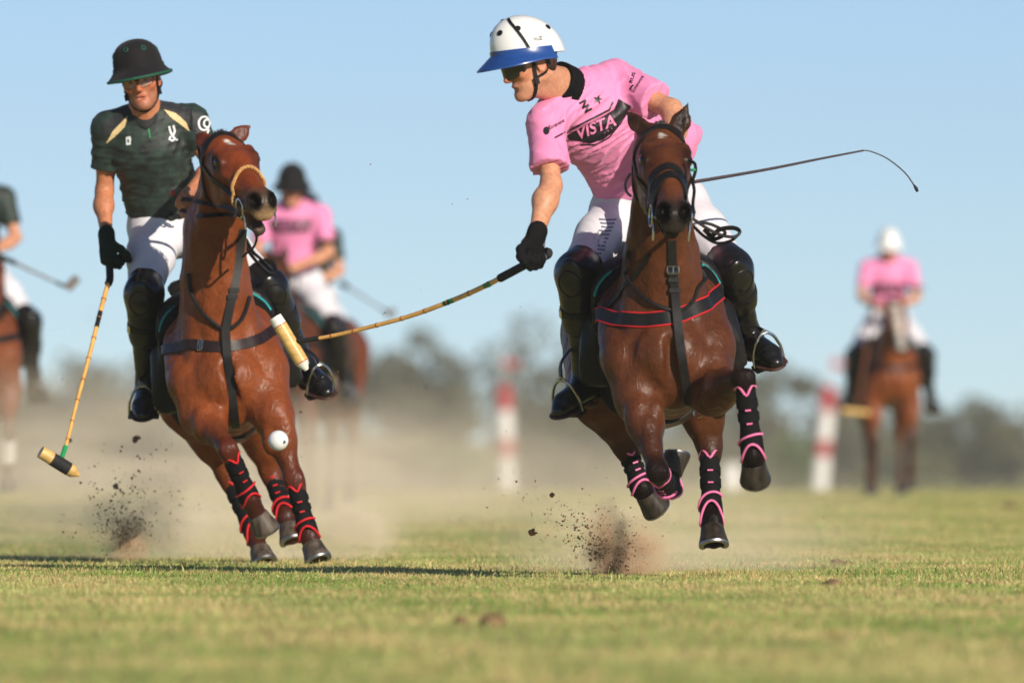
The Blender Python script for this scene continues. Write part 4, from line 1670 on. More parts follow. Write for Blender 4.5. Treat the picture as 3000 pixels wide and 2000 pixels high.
def bridle(K, rt, lm, rope):
    H, b, HR = K['H'], K['bvh'], K['HR']
    a, s_, n = HR
    bo = strap_on("bridle", [H(.06, -.11, -.06), H(.045, -.085, .03), H(.022, -.045, .085), H(.016, 0, .10), H(.022, .045, .085), H(.045, .085, .03), H(.06, .11, -.06)], b, .026, .007, lm, rt, .005)
    strap_on("headpiece", [H(.05, -.11, -.05), H(-.02, -.10, -.02), H(-.06, -.03, .02), H(-.06, .03, .02), H(-.02, .10, -.02), H(.05, .11, -.05)], b, .028, .006, lm, bo)
    for s in (1, -1):
        q = [H(.06, .11 * s, -.05), H(.14, .10 * s, -.045), H(.26, .085 * s, -.04), H(.36, .07 * s, -.045), H(.43, .062 * s, -.045)]
        strap_on("cheek_strap", q, b, .020, .006, lm, bo, .006)
        strap_on("throat_strap", [H(.05, .11 * s, -.05), H(.09, .10 * s, -.12), H(.12, .07 * s, -.20), H(.13, .0, -.23)], b, .014, .006, lm, bo, .005)
        c = H(.445, .068 * s, -.052)
        x = nrm(a + .15 * n)
        MB().tube(ring_pts(c + s_ * s * .006, x, nrm(np.cross(s_, x)), .040), .0042, 8, closed=True).build("bit_ring", "steel", bo)
        m = MB()
        m.tube([c + x * .02, c + x * .055 - n * .03, c + x * .07 - n * .075], .0045, 6)
        m.build("bit_shank", "steel", bo)
        MB().tube([c - s_ * s * .0, H(.46, .03 * s, -.062)], .007, 8).build("mouthpiece", "steel", bo)
    if rope:
        q, nn = snap(b, spline([H(.37, -.07, -.09), H(.35, -.066, -.03), H(.325, -.04, .03), H(.315, 0, .055), H(.325, .04, .03), H(.35, .066, -.03), H(.37, .07, -.09)], .004), .008)
        t = np.arange(len(q))
        m = MB()
        for ph in (0, 2.1, 4.2):
            pp = [p + (v * math.cos(i * .7 + ph) + nrm(np.cross(v, a)) * 0 + a * math.sin(i * .7 + ph)) * .0045 for i, (p, v) in enumerate(zip(q, nn))]
            m.tube(pp, .0046, 5)
        m.build("noseband", "rope", bo)
        q = [H(.44, 0, -.125), H(.46, .01, -.145), H(.45, .0, -.16), H(.47, .015, -.18)]
        MB().tube(spline(q, .008), .009, 6).build("chin_rope", "rope", bo)
    else:
        for x0, w in ((.285, .032), (.335, .036)):
            strap_on("noseband", [H(x0 + .06, -.075, -.09), H(x0 + .045, -.072, -.04), H(x0 + .015, -.045, .03), H(x0, 0, .06), H(x0 + .015, .045, .03), H(x0 + .045, .072, -.04), H(x0 + .06, .075, -.09)], b, w, .007, lm, bo, .006)
        strap_on("curb_strap", [H(.40, -.07, -.06), H(.47, -.055, -.085), H(.49, 0, -.125), H(.47, .055, -.085), H(.40, .07, -.06)], b, .012, .005, lm, bo)
        for dx in (0, .045):
            strap_on("jaw_strap", [H(.30 + dx, -.075, -.07), H(.28 + dx, -.075, -.13), H(.27 + dx, -.04, -.19), H(.27 + dx, .04, -.19), H(.28 + dx, .075, -.13), H(.30 + dx, .075, -.07)], b, .016, .005, "grey_web", bo, .006)
    return bo


def saddle(K, rt, feet, trim):
    T = K['T']
    fw, bs, bu = K['fw'], K['bs'], K['bu']
    for name, g, x0, x1, z0, mt in (("saddle_pad", .016, .10, -.62, -.27, "black_cloth"), ("saddle", .034, .02, -.50, -.17, "leather")):
        f = Field(.016)
        for a, b, ra, rb, sq in K['trunk']:
            f.cone(a, b, ra, rb, .08, None, sq, grow=g)
        for s in (1, -1):
            f.cone(T(.02, .13 * s, .20), T(.33, .165 * s, -.06), .085, .11, .045, None, grow=g)
        if name == "saddle":
            f.ell(T(-.10, 0, .36), (.06, .09, .06), np.stack([fw, bs, bu]), .05)
            f.cone(T(-.46, -.12, .36), T(-.46, .12, .36), .04, .04, .05)
            for s in (1, -1):
                f.cone(T(-.05, .25 * s, .08), T(-.02, .27 * s, -.12), .05, .06, .03)
        V, F = f.mesh(planes=[(T(x0, 0, 0), nrm(fw - .35 * bu)), (T(x1, 0, 0), -fw), (T(0, 0, z0), -bu)], smooth=2)
        o = mk(name, V, F, mt, rt)
        if name == "saddle_pad":
            pb = bvh_of(V, F)
            q = [T(.02 + .30 * z, y, z) for y, z in ((-.25, .18), (-.16, .30), (0, .36), (.16, .30), (.25, .18))]
            strap_on("pad_trim", q, pb, .03, .008, trim, o, .003)
    for (an, to, dn, side) in feet:
        ft = nrm(to - an)
        dn = nrm(dn - np.dot(dn, ft) * ft)
        sd = nrm(np.cross(ft, dn))
        c = to - ft * .075 + dn * .052
        m = MB()
        arch = [c + sd * .062 * math.cos(q) * (1 if math.sin(q) < .5 else .95) - dn * .135 * math.sin(q) ** .8 for q in np.linspace(0.02, math.pi - .02, 18)]
        m.tube(arch, .0062, 8)
        st = m.build("stirrup", "steel", rt)
        MB().box(c + dn * .004, sd * .066, ft * .026, dn * .006).build("tread", "grip_black", st)
        top = c - dn * .135
        e = T(-.16, .31 * side, .02)
        pts = spline([top - dn * .005, lerp(top, e, .5) + bs * side * .03, e], .03)
        MB().ribbon(pts, [bs * side * .9 - fw * -.4 for _ in pts], .026, .006).build("stirrup_leather", "leather", rt)
        MB().tube([top - sd * .018, top - dn * .016, top + sd * .018], .005, 6).build("stirrup_eye", "steel", st)


def pxc(K, x, y):
    c = cast(K['bvh'], x, y)
    if c is None:
        loc = K['bvh'].find_nearest(Vector(P(x, y, K['J']['g'][1] - .1)))[0]
        c = np.array(loc)
    return c


def px_strap(name, pix, K, w, th, mat, rt, lift=.006, hang=False):
    pts = []
    for p in pix:
        pts.append(pxc(K, p[0], p[1]))
    q, n = snap(K['bvh'], spline(pts, .012), lift)
    if hang:
        px2 = []
        for a_, b_ in zip(pix[:-1], pix[1:]):
            m_ = max(2, int(math.hypot(b_[0] - a_[0], b_[1] - a_[1]) / 9))
            px2 += [lerp(a_, b_, i / m_) for i in range(m_)]
        raw = []
        for p in px2 + [np.array(pix[-1])]:
            c = cast(K['bvh'], p[0], p[1])
            if c is None or (raw and c[1] - raw[-1][1] > .10):
                break
            raw.append(c)
        raw = np.array(raw)
        n = snap(K['bvh'], raw, lift)[1]
        cd = nrm(np.array([0, 0, CZ]) - raw[len(raw) // 2])
        q = raw + cd * lift
        for _ in range(60):                     # pull the strap taut over hollows
            s = q.copy()
            s[1:-1] = (q[:-2] + q[2:]) / 2
            q[:, 1] = np.minimum(raw[:, 1] - lift, s[:, 1])
        n = np.array([nrm(v * .25 + cd) for v in n])
    return MB().ribbon(q, n, w, th).build(name, mat, rt), q, n


def tube_part(name, pts, r, mat, rt, n=7, step=.012, flat=None):
    return MB().tube(spline(pts, step), r, n, flat=flat).build(name, mat, rt)


def foot_list(J):
    return [(J['anR'], J['toR'], J['dnR'], -1), (J['anL'], J['toL'], J['dnL'], 1)]


def tack_bay():
    K, rt, J = KA, bay, OA['J']
    bo = bridle(K, rt, "leather", False)
    saddle(K, rt, foot_list(J), "teal")
    H, T = K['H'], K['T']
    bp, q, n = px_strap("breastplate", [(1742, 915), (1775, 926), (1840, 935), (1910, 936), (1985, 925), (2050, 898), (2095, 868), (2128, 846)], K, .050, .008, "leather", rt)
    for sg in (1, -1):
        w = np.array([nrm(np.cross(q[min(i + 1, len(q) - 1)] - q[max(i - 1, 0)], n[i])) for i in range(len(q))])
        MB().tube(list(q + w * sg * .026 + n * .001), .0038, 6).build("piping", "trim_red", bp)
    for i in (6, 12, 18):
        t = nrm(q[i + 1] - q[i - 1])
        buckle(q[i] + n[i] * .003, t, nrm(np.cross(n[i], t)), n[i], .010, .022, bp)
    ms, q, n = px_strap("martingale", [(1968, 705), (1970, 760), (1974, 820), (1980, 880), (1984, 930), (1992, 1000), (2003, 1080), (2014, 1150), (2020, 1205)], K, .034, .007, "leather", rt, .008, True)
    for i in (10, 12, 15):
        MB().box(q[i] + n[i] * .004, nrm(np.cross(n[i], [0, 0, 1.])) * .021, np.array([0, 0, .008]), n[i] * .004).build("keeper", "leather", ms)
    i = 9
    buckle(q[i] + n[i] * .003, nrm(np.cross(n[i], [0, 0, 1.])), np.array([0, 0, 1.]), n[i], .021, .013, ms)
    yk = [pxc(K, x, y) for x, y in ((1845, 735), (1836, 800), (1870, 850), (1925, 892), (1985, 908), (2030, 880), (2050, 830), (2056, 765))]
    yk = [p for p in yk if p is not None]
    s, n = snap(K['bvh'], spline(yk, .012), .010)
    MB().tube(list(s), .0075, 8).build("neck_strap", "leather", rt)
    s, n = snap(K['bvh'], spline([pxc(K, x, y) for x, y in ((1905, 745), (1870, 800), (1820, 860), (1775, 905))], .012), .006)
    MB().ribbon(s, n, .016, .006).build("breast_strap", "leather", rt)
    s, n = snap(K['bvh'], spline([pxc(K, x, y) for x, y in ((2072, 745), (2090, 790), (2105, 830), (2122, 850))], .012), .008)
    MB().ribbon(s, n, .016, .006).build("breast_strap", "leather", rt)
    g = [T(-.02, y, z) for y, z in ((-.30, -.05), (-.27, -.18), (-.15, -.29), (0, -.33), (.15, -.29), (.27, -.18), (.30, -.05))]
    strap_on("girth", g, K['bvh'], .08, .010, "leather", rt, .006)
    c = A(2046, 1207, .22)
    MB().tube(ring_pts(c, np.array([1, 0, 0.]), np.array([0, 0, 1.]), .019), .003, 6, closed=True).build("girth_ring", "steel", rt)
    # reins
    hand = J['wrL'] + np.array([.0, -.05, -.06])
    for s in (1, -1):
        r0 = H(.455, .075 * s, -.06)
        mid = lerp(r0, hand, .5) + np.array([.035 * s, 0, -.03])
        pts = spline([r0, mid, hand], .02)
        MB().ribbon(pts, [np.array([.7 * s, -.7, .2])] * len(pts), .017, .004).build("rein", "leather", rt)
    for k, pl in enumerate((((2028, 640), (2070, 668), (2110, 688), (2150, 694), (2168, 680), (2150, 668), (2110, 672), (2085, 690), (2062, 672)),
                            ((2024, 655), (2060, 690), (2100, 712), (2140, 706), (2160, 690)), ((2050, 650), (2090, 660), (2125, 682), (2096, 700), (2072, 690)))):
        tube_part("rein_loop", [A(x, y, -.02 + .05 * k + .02 * i * .3) for i, (x, y) in enumerate(pl)], .0062, "leather", rt, flat=1.6)
    tube_part("cheek_loop", [A(1846, 510, -.42), A(1833, 535, -.45), A(1836, 562, -.46), A(1850, 576, -.46)], .0055, "leather", rt)
    tube_part("gag_cord", [A(2018, 470, -.40), A(2034, 478, -.42), A(2038, 500, -.44), A(2030, 530, -.46), A(2034, 560, -.5), A(2030, 600, -.53), A(2034, 625, -.55)], .0065, "leather", rt)
    MB().ball(A(2031, 498, -.455), (.011, .008, .006), None, 8, 6).build("green_tag", "print_green", rt)


def tack_chestnut():
    K, rt, J = KB, chestnut, OB['J']
    bridle(K, rt, "leather", True)
    saddle(K, rt, foot_list(J), "teal")
    H, T = K['H'], K['T']
    bp, q, n = px_strap("breastplate", [(478, 1045), (500, 1022), (560, 1008), (620, 1014), (665, 1016), (720, 1006), (770, 988), (803, 966)], K, .046, .008, "leather_brown", rt)
    i = len(q) * 4 // 7
    t = nrm(q[i + 1] - q[i - 1])
    buckle(q[i] + n[i] * .003, t, nrm(np.cross(n[i], t)), n[i], .010, .022, bp)
    ms, q, n = px_strap("martingale", [(712, 672), (706, 720), (698, 780), (686, 850), (672, 910), (662, 965), (664, 1020), (672, 1090), (682, 1170), (692, 1262)], K, .036, .007, "leather", rt, .008, True)
    for i in (18, 20):
        MB().box(q[i] + n[i] * .004, nrm(np.cross(n[i], [0, 0, 1.])) * .022, np.array([0, 0, .010]), n[i] * .005).build("keeper", "leather", ms)
    yk = [p for p in [pxc(K, x, y) for x, y in ((556, 800), (562, 850), (590, 905), (630, 948), (662, 965), (695, 945), (716, 905), (726, 870))] if p is not None]
    s, n = snap(K['bvh'], spline(yk, .012), .010)
    MB().tube(list(s), .0085, 8).build("neck_strap", "leather", rt)
    g = [T(-.02, y, z) for y, z in ((-.30, -.05), (-.27, -.18), (-.15, -.29), (0, -.33), (.15, -.29), (.27, -.18), (.30, -.05))]
    strap_on("girth", g, K['bvh'], .08, .010, "leather", rt, .006)
    hand = J['wrL'] + nrm(J['hdL']) * .09
    for s in (1, -1):
        r0 = H(.455, .075 * s, -.06)
        if s == -1:
            for dz in (0, -.045):
                off = np.array([0, -.04, 0])
                pts = spline([r0 + np.array([-.02, 0, dz * .4])] + [pxc(K, x, y - dz * q) + off for x, y, q in ((660, 606, 500), (620, 600, 700), (585, 592, 900))] + [B(560, 586 - dz * 900, .12), hand + np.array([0, 0, dz])], .02)
                MB().ribbon(pts, [np.array([-.2, -1, .2])] * len(pts), .018, .005).build("rein", "leather", rt)
        else:
            pts = spline([r0, B(760, 640, -.2), B(700, 600, .2), hand], .02)
            MB().ribbon(pts, [np.array([.7, -.7, .2])] * len(pts), .016, .004).build("rein", "leather", rt)
    tube_part("lead_loop", [B(746, 678, -.50), B(752, 700, -.45), B(742, 725, -.40), B(722, 742, -.3), B(712, 752, -.2)], .0055, "leather", rt)
    for pl in (((715, 712), (735, 745), (765, 780), (790, 800), (806, 796), (800, 772), (772, 764), (755, 772)), ((720, 700), (740, 736), (768, 762), (795, 790))):
        tube_part("rein_loop", [B(x, y, .18 + .02 * i) for i, (x, y) in enumerate(pl)], .0065, "leather", rt, flat=1.7)
    for pl in (((478, 618), (500, 622), (512, 636), (500, 646), (488, 636), (505, 628), (530, 634)), ((500, 630), (520, 640), (540, 636))):
        tube_part("waist_cord", [B(x, y, .62) for x, y in pl], .005, "leather", greenB)
    tube_part("rein_keeper", [hand + np.array([-.035, 0, .02]), hand + np.array([-.03, -.02, .03])], .008, "trim_red", rt)


tack_bay()
tack_chestnut()


# ------------------------------------------------------------------ mallets, whip, ball
def mallet(label, butt, grip, shaft, wrap, head0, head1, style):
    rt = root("polo_mallet", shaft[-1], label, "mallet")
    pts = spline([grip] + shaft, .02)
    n = len(pts)
    MB().tube(pts, [.0105 - .0035 * i / (n - 1) for i in range(n)], 10).build("shaft", style.get('shaft', "cane"), rt)
    L = 0.0
    last = 0.0
    for i in range(1, n - 1):
        L += np.linalg.norm(pts[i] - pts[i - 1])
        if L - last > .105:
            last = L
            d = nrm(pts[i + 1] - pts[i - 1])
            r = .0112 - .0035 * i / (n - 1)
            MB().tube([pts[i] - d * .003, pts[i], pts[i] + d * .003], [r, r + .0016, r], 10).build("cane_node", "cane_node", rt)
    m = MB().tube(spline([butt, lerp(butt, grip, .12), lerp(butt, grip, .5), grip, pts[2]], .015)[:], .0165, 10)
    g = m.build("grip", "grip_black", rt)
    d = nrm(grip - butt)
    MB().tube([butt - d * .012, butt, butt + d * .035, butt + d * .05], [.017, .023, .023, .017], 12).build("pommel", "grip_black", g)
    k = [p for p in pts if np.linalg.norm(p - pts[-1]) < wrap]
    MB().tube(k, .0102, 10).build("wrap", style['wrap'], rt)
    # label bands on the cane
    for t0, t1, mt in style['bands']:
        i0, i1 = int(t0 * (n - 1)), int(t1 * (n - 1))
        MB().tube(pts[i0:i1 + 1], [.0112 - .0035 * i / (n - 1) for i in range(i0, i1 + 1)], 10).build("label_band", mt, rt)
    ax = nrm(head1 - head0)
    Lh = np.linalg.norm(head1 - head0)
    hd = None
    for t0, t1, r0, r1, mt in style['head']:
        a, b = head0 + ax * Lh * t0, head0 + ax * Lh * t1
        R = style['r']
        rings = 6
        m = MB().tube([lerp(a, b, i / rings) for i in range(rings + 1)], [R * (r0 + (r1 - r0) * i / rings) for i in range(rings + 1)], 18)
        o = m.build("mallet_head" if hd is None else "head_band", mt, rt if hd is None else hd)
        hd = hd or o
    return rt, pts


m1, sp = mallet("bamboo-shafted mallet swung towards the left, head white-tipped beside the chestnut pony", A(1604, 741, .06), A(1482, 806, .26),
       [A(1420, 838, .36), A(1330, 878, .47), A(1200, 926, .62), A(1050, 966, .77), A(960, 986, .85), A(862, 1002, .93)], .13, A(806, 928, .93), A(899, 1084, .93),
       dict(wrap="grip_black", bands=[(.10, .125, "print_green"), (.29, .345, "print_green"), (.30, .335, "grip_black")], r=.0275,
            head=[(0, .15, .93, 1.0, "mallet_white"), (.15, .165, 1.01, 1.01, "post_red"), (.165, .84, 1.0, 1.0, "mallet_wood"), (.84, .855, 1.01, 1.0, "post_red"), (.855, 1.0, .98, .30, "mallet_white")]))
m2, sp = mallet("mallet hanging down with black-taped head and green wrap, held by the rider in dark green", B(318, 715, .62), B(322, 815, .50),
       [B(300, 890, .40), B(262, 1040, .18), B(222, 1190, -.02), B(196, 1295, -.16), B(176, 1352, -.24)], .11, B(119, 1323, -.27), B(232, 1392, -.22),
       dict(wrap="print_green", bands=[(.20, .30, "grip_black"), (.215, .285, "teal"), (.225, .275, "grip_black")], r=.0275,
            head=[(0, .30, .97, 1.0, "mallet_wood"), (.29, .73, 1.04, 1.04, "grip_black"), (.73, .84, 1.0, .95, "mallet_wood"), (.84, 1.0, .95, .25, "mallet_wood")]))


def whip():
    rt = root("riding_whip", A(2040, 534, .12), "long thin dark whip with a drooping lash held by the rider in pink", "whip")
    pts = spline([A(1990, 540, .10), A(2100, 522, .14), A(2250, 496, .2), A(2400, 466, .26), A(2530, 441, .32)], .03)
    n = len(pts)
    MB().tube(pts, [.0075 - .004 * i / (n - 1) for i in range(n)], 8).build("rod", "whip", rt)
    q = spline([A(2530, 441, .32), A(2552, 444, .33), A(2600, 465, .35), A(2650, 505, .37), A(2676, 540, .38)], .02)
    MB().tube(q, .0026, 6).build("lash", "whip", rt)
    MB().tube([A(2676, 540, .38), A(2684, 552, .38), A(2688, 562, .38)], [.003, .008, .006], 6).build("tassel", "grip_black", rt)


whip()


def ball():
    c = B(815, 1290, -.75)
    rt = root("polo_ball", c, "white polo ball in mid-air before the chestnut pony's forelegs", "ball")
    MB().ball(c, .0425, None, 28, 18).build("shell", "ball_white", rt)
    MB().ball(c + nrm(np.array([.55, -.75, -.12])) * .0422, (.008, .003, .008), None, 10, 6).build("stamp", "ball_mark", rt)


ball()

# ------------------------------------------------------------------ riders farther back
def far_pair(px, Y, yaw, hl, rl, hcol, S, lift=(0, 0), whiteface=False, tilt=0.0, boots=None):
    O = P(px, 1270, Y)
    O[2] = float(gz(Y))
    c, s = math.cos(yaw), math.sin(yaw)

    def L(x, y, z):
        x = x + tilt * (z - .2)
        return O + np.array([c * x - s * y, s * x + c * y, z])

    def D(x, y, z):
        return np.array([c * x - s * y, s * x + c * y, z])
    rt = root("polo_pony", O, hl, "horse", "riders and ponies farther back")
    po = L(0, -.62, 1.72)
    J = dict(g=L(0, .0, 1.14), fw=D(0, -1, 0), bu=np.array([0, 0, 1.0]), nm=L(0, -.42, 1.48), po=po, a=D(.06, -.36, -.42), n=D(0, -.7, .7), mouth=0.0,
             earL=po + D(.07, .02, .17), earR=po + D(-.07, .02, .17), earf=D(0, -1, 0),
             LF=[L(.17, -.33, .84), L(.17, -.42, .50 + lift[0] * .3), L(.17, -.36 + lift[0] * .3, .20 + lift[0]), L(.17, -.36 + lift[0] * .4, .0 + lift[0])],
             RF=[L(-.17, -.33, .84), L(-.17, -.42, .50 + lift[1] * .3), L(-.17, -.36 + lift[1] * .3, .20 + lift[1]), L(-.17, -.36 + lift[1] * .4, .0 + lift[1])],
             LH=[L(.16, .88, .88), L(.15, 1.12, .55), L(.15, 1.02, .2), L(.15, .98, .0)],
             RH=[L(-.16, .80, .88), L(-.15, 1.00, .55), L(-.15, .85, .2), L(-.15, .80, .0)])
    if whiteface:
        J['star'] = lambda H: [(H(x, 0, .07), .05, 1.0) for x in (.06, .13, .2, .27, .34)] + [(H(.42, 0, .05), .06, 1.0), (H(.5, 0, .02), .05, .9)]
    C = dict(coat=hcol, dark=np.array(hcol) * .25, muzzle=srgb(50, 42, 38), kn=.4, hk=.5)
    K = build_horse(J, rt, C, h=.024)
    K['J'] = J
    for key in ('LF', 'RF', 'LH', 'RH'):
        if boots:
            k, ft = J[key][1], J[key][2]
            MB().tube([lerp(k, ft, .25), lerp(k, ft, .6), lerp(k, ft, 1.0)], [.048, .046, .054], 12).build("leg_wrap", boots, rt)
    H = K['H']
    bo = strap_on("bridle", [H(.06, -.11, -.06), H(.045, -.085, .03), H(.016, 0, .10), H(.045, .085, .03), H(.06, .11, -.06)], K['bvh'], .026, .008, "leather", rt, .006, .03)
    strap_on("noseband", [H(.37, -.07, -.08), H(.345, -.06, -.01), H(.33, 0, .055), H(.345, .06, -.01), H(.37, .07, -.08)], K['bvh'], .03, .008, "leather", bo, .006, .03)
    T = K['T']
    strap_on("breastplate", [T(.2, -.30, .05), T(.4, -.15, .02), T(.45, 0, .0), T(.4, .15, .02), T(.2, .30, .05)], K['bvh'], .05, .008, "leather", rt, .006, .03)
    pr = root("person", L(0, .25, 1.45), rl, "person", "riders and ponies farther back")
    j = dict(head=L(0, .18, 2.27), hf=D(0, -1, -.1), hu=np.array([0, 0, 1.0]), nb=L(0, .25, 2.14), ch=L(0, .27, 2.02), wa=L(0, .32, 1.80), pe=L(0, .32, 1.62), hem=L(0, .32, 1.66),
             front=D(0, -1, 0), shR=L(-.19, .25, 2.08), shL=L(.19, .25, 2.08), elR=L(-.26, .18, 1.82), elL=L(.26, .18, 1.82), wrR=L(-.10, -.06, 1.72), wrL=L(.07, -.06, 1.72),
             hdR=D(.5, -.8, -.2), hdL=D(-.5, -.8, -.2), pnR=D(.5, .4, -.7), pnL=D(-.5, .4, -.7),
             hipR=L(-.09, .32, 1.60), hipL=L(.09, .32, 1.60), knR=L(-.33, -.03, 1.28), knL=L(.33, -.03, 1.28), anR=L(-.37, .16, .86), anL=L(.37, .16, .86), toR=L(-.42, -.05, .80), toL=L(.42, -.05, .80),
             dnR=np.array([0, 0, -1.]), dnL=np.array([0, 0, -1.]), kfR=D(-.2, -1, 0), kfL=D(.2, -1, 0))
    S = dict(dict(collar="black_cloth", trousers="white_cloth", slv=.7), **S)
    o = build_rider(j, pr, S, h=.0135, hero=False)
    saddle(K, rt, foot_list(j), "teal")
    # reins from bit to hand
    for sg in (1, -1):
        MB().tube(spline([H(.45, .07 * sg, -.06), L(.12 * sg, -.35, 1.62), L(.02, -.1, 1.70)], .05), .008, 5).build("rein", "leather", rt)
    return o, j, L, pr


def far_mallet(label, butt, grip, end, h0, h1, mt="mallet_wood", shaft=None):
    return mallet(label, butt, grip, [lerp(grip, end, .5), end], .08, h0, h1,
                  dict(wrap="grip_black", bands=[], r=.028, shaft=shaft or mt, head=[(0, .5, 1, 1, mt), (.5, 1.0, 1, .9, mt)]))


PINK = dict(shirt="pink_cloth", helmet=dict(shell="helmet_white", brim="helmet_white", ext=(.022, .04, .03)))
PINKB = dict(shirt="pink_cloth", helmet=dict(shell="helmet_black", brim="helmet_black", ext=(.030, .035, .03), pw=.5))
GREEN = dict(shirt="green_cloth", collar="dark_cloth", helmet=dict(shell="helmet_black", brim="helmet_black", ext=(.030, .035, .03)))
o1, j1, L1, _ = far_pair(2608, 103.5, .02, "white-faced bay pony farthest back at the right, seen head-on", "rider in pink jersey and plain white helmet farthest back at the right", srgb(126, 66, 30), PINK, (.06, .0), True)
for txt, w in (("VISTA", .17),):
    pass
o2, j2, L2, _ = far_pair(845, 79.0, -.12, "brown pony behind the chestnut one, turned to the left", "rider in pink jersey and black helmet behind the chestnut pony", srgb(88, 48, 28), PINKB, (.0, .08))
o3, j3, L3, _ = far_pair(884, 88.0, -.2, "dark brown pony half hidden behind the brown one", "rider in dark green half hidden behind the rider in pink and black helmet", srgb(104, 54, 30), GREEN, (.0, .0))
o4, j4, L4, _ = far_pair(-66, 73.0, .12, "light brown pony cut off by the left edge of the picture", "rider in dark green cut off by the left edge of the picture", srgb(120, 64, 32), GREEN, (.2, .0), boots="print_white")
for oo, jj, ppx in ((o1, j1, 103.5), (o2, j2, 79.0)):
    sh, b = oo['shirt'], oo['shirt_bvh']
    k = FPX / ppx
    cx, cy = (2600, 846) if oo is o1 else (850, 662)
    poly_decal("chest_band", [(cx - .15 * k, cy - .045 * k), (cx + .15 * k, cy - .045 * k), (cx + .13 * k, cy + .045 * k), (cx - .13 * k, cy + .045 * k)], b, "print_black", sh, .006, 8)
    text_decal("chest_lettering", "VISTA", (cx - .11 * k, cy + .028 * k), (cx + .11 * k, cy + .028 * k), .055 * k, b, "print_pink", sh, lift=.012)
    MB().tube(ring_pts(lerp(jj['shL'], jj['elL'], .72), np.array([1., 0, 0]), np.array([0, 1., 0]), .066, 14), .012, 6, closed=True).build("arm_band", "black_cloth", sh)
far_mallet("wooden mallet held upright along the leg of the farthest rider at the right", P(2556, 885, 103.0), P(2552, 935, 103.0), P(2510, 1206, 103.0), P(2468, 1202, 103.0), P(2548, 1210, 103.0), shaft="cane_node")
far_mallet("blurred mallet pointing right from the left-edge rider's hand", P(-6, 752, 68.6), P(30, 764, 68.6), P(196, 842, 68.6), P(196, 846, 68.6), P(228, 812, 68.6), "grey_web")
far_mallet("faint blurred mallet sloping down right behind the rider in pink", P(1000, 830, 88.), P(1010, 836, 88.), P(1140, 918, 88.), P(1132, 926, 88.), P(1158, 908, 88.), "grey_web")


# ------------------------------------------------------------------ goal posts
def goal_post(px, tilt, label):
    Y = 262.0
    k = FPX / Y
    O = P(px, 1270, Y)
    O[2] = float(gz(Y))
    rt = root("goal_post", O, label, "goal post", "goal posts")
    up = nrm(np.array([tilt, 0, 1.0]))
    bands = [(0, .95, "post_white"), (.95, 1.32, "post_red"), (1.32, 2.0, "post_white"), (2.0, 2.52, "post_red")]
    for a, b, m in bands:
        MB().tube([O + up * (a - (.25 if a == 0 else 0)), O + up * (a + b) / 2, O + up * b], [.19, .187, .183], 16).build("band", m, rt)
    MB().tube([O + up * 2.5, O + up * 2.56, O + up * 2.6], [.18, .15, .05], 14).build("cap", "post_red", rt)
    MB().tube([O + up * 2.55, O + up * 3.35], .02, 8).build("flag_pole", "post_white", rt)
    m = MB()
    rings = []
    for i in range(8):
        x = i / 7 * .34
        w = .05 * math.sin(i * 1.1)
        c = O + up * 3.1 + np.array([x + .02, w, -.1 * x])
        hh = .10 * (1 - .2 * i / 7)
        rings.append(np.array([c + [0, -.005, -hh], c + [0, .005, -hh], c + [0, .005, hh], c + [0, -.005, hh]]))
    m.loft(rings).build("flag", "post_red", rt)


goal_post(1486, -.03, "red and white goal post left of the bay pony")
goal_post(2398, .09, "tilted red and white goal post right of the bay pony")


def marker():
    O = P(2142, 1270, 240.0)
    O[2] = float(gz(240))
    rt = root("field_marker", O, "small blurred white marker between the bay pony and the right goal post", "marker")
    MB().tube([O + [0, 0, -.2], O + [0, 0, .3], O + [0, 0, .62], O + [0, 0, .70], O + [0, 0, .72]], [.2, .2, .19, .13, .04], 14).build("post", "post_white", rt)
    MB().tube([O + [0, 0, -.02], O + [0, 0, .06]], [.26, .24], 14).build("base", "post_white", rt)


marker()


# ------------------------------------------------------------------ trees
def leaf_mat(name, c1, c2):
    m = bpy.data.materials.new(name)
    m.use_nodes = True
    nt = m.node_tree
    N, L = nt.nodes.new, nt.links.new
    b = nt.nodes["Principled BSDF"]
    g = N("ShaderNodeNewGeometry")
    mx = N("ShaderNodeMix")
    mx.data_type = 'RGBA'
    L(g.outputs["Random Per Island"], mx.inputs["Factor"])
    mx.inputs[6].default_value = (*c1, 1)
    mx.inputs[7].default_value = (*c2, 1)
    L(mx.outputs[2], b.inputs["Base Color"])
    b.inputs["Roughness"].default_value = .7
    b.inputs["Specular IOR Level"].default_value = .2
    M[name] = m


leaf_mat("leaf_olive", srgb(74, 74, 46), srgb(108, 104, 70))
leaf_mat("leaf_grey", srgb(84, 84, 62), srgb(120, 116, 88))
leaf_mat("leaf_bush", srgb(60, 84, 40), srgb(98, 118, 62))


def leaves(pts, size, r):
    n = len(pts)
    a, b = r.normal(0, 1, (n, 3)), r.normal(0, 1, (n, 3))
    a /= np.linalg.norm(a, axis=1)[:, None]
    b -= (a * b).sum(1)[:, None] * a
    b /= np.linalg.norm(b, axis=1)[:, None]
    s = (size * r.uniform(.6, 1.3, n))[:, None]
    V = np.stack([pts - a * s, pts - b * s * .6, pts + a * s, pts + b * s * .6], 1).reshape(-1, 3)
    F = np.arange(n * 4).reshape(n, 4)
    return V, F


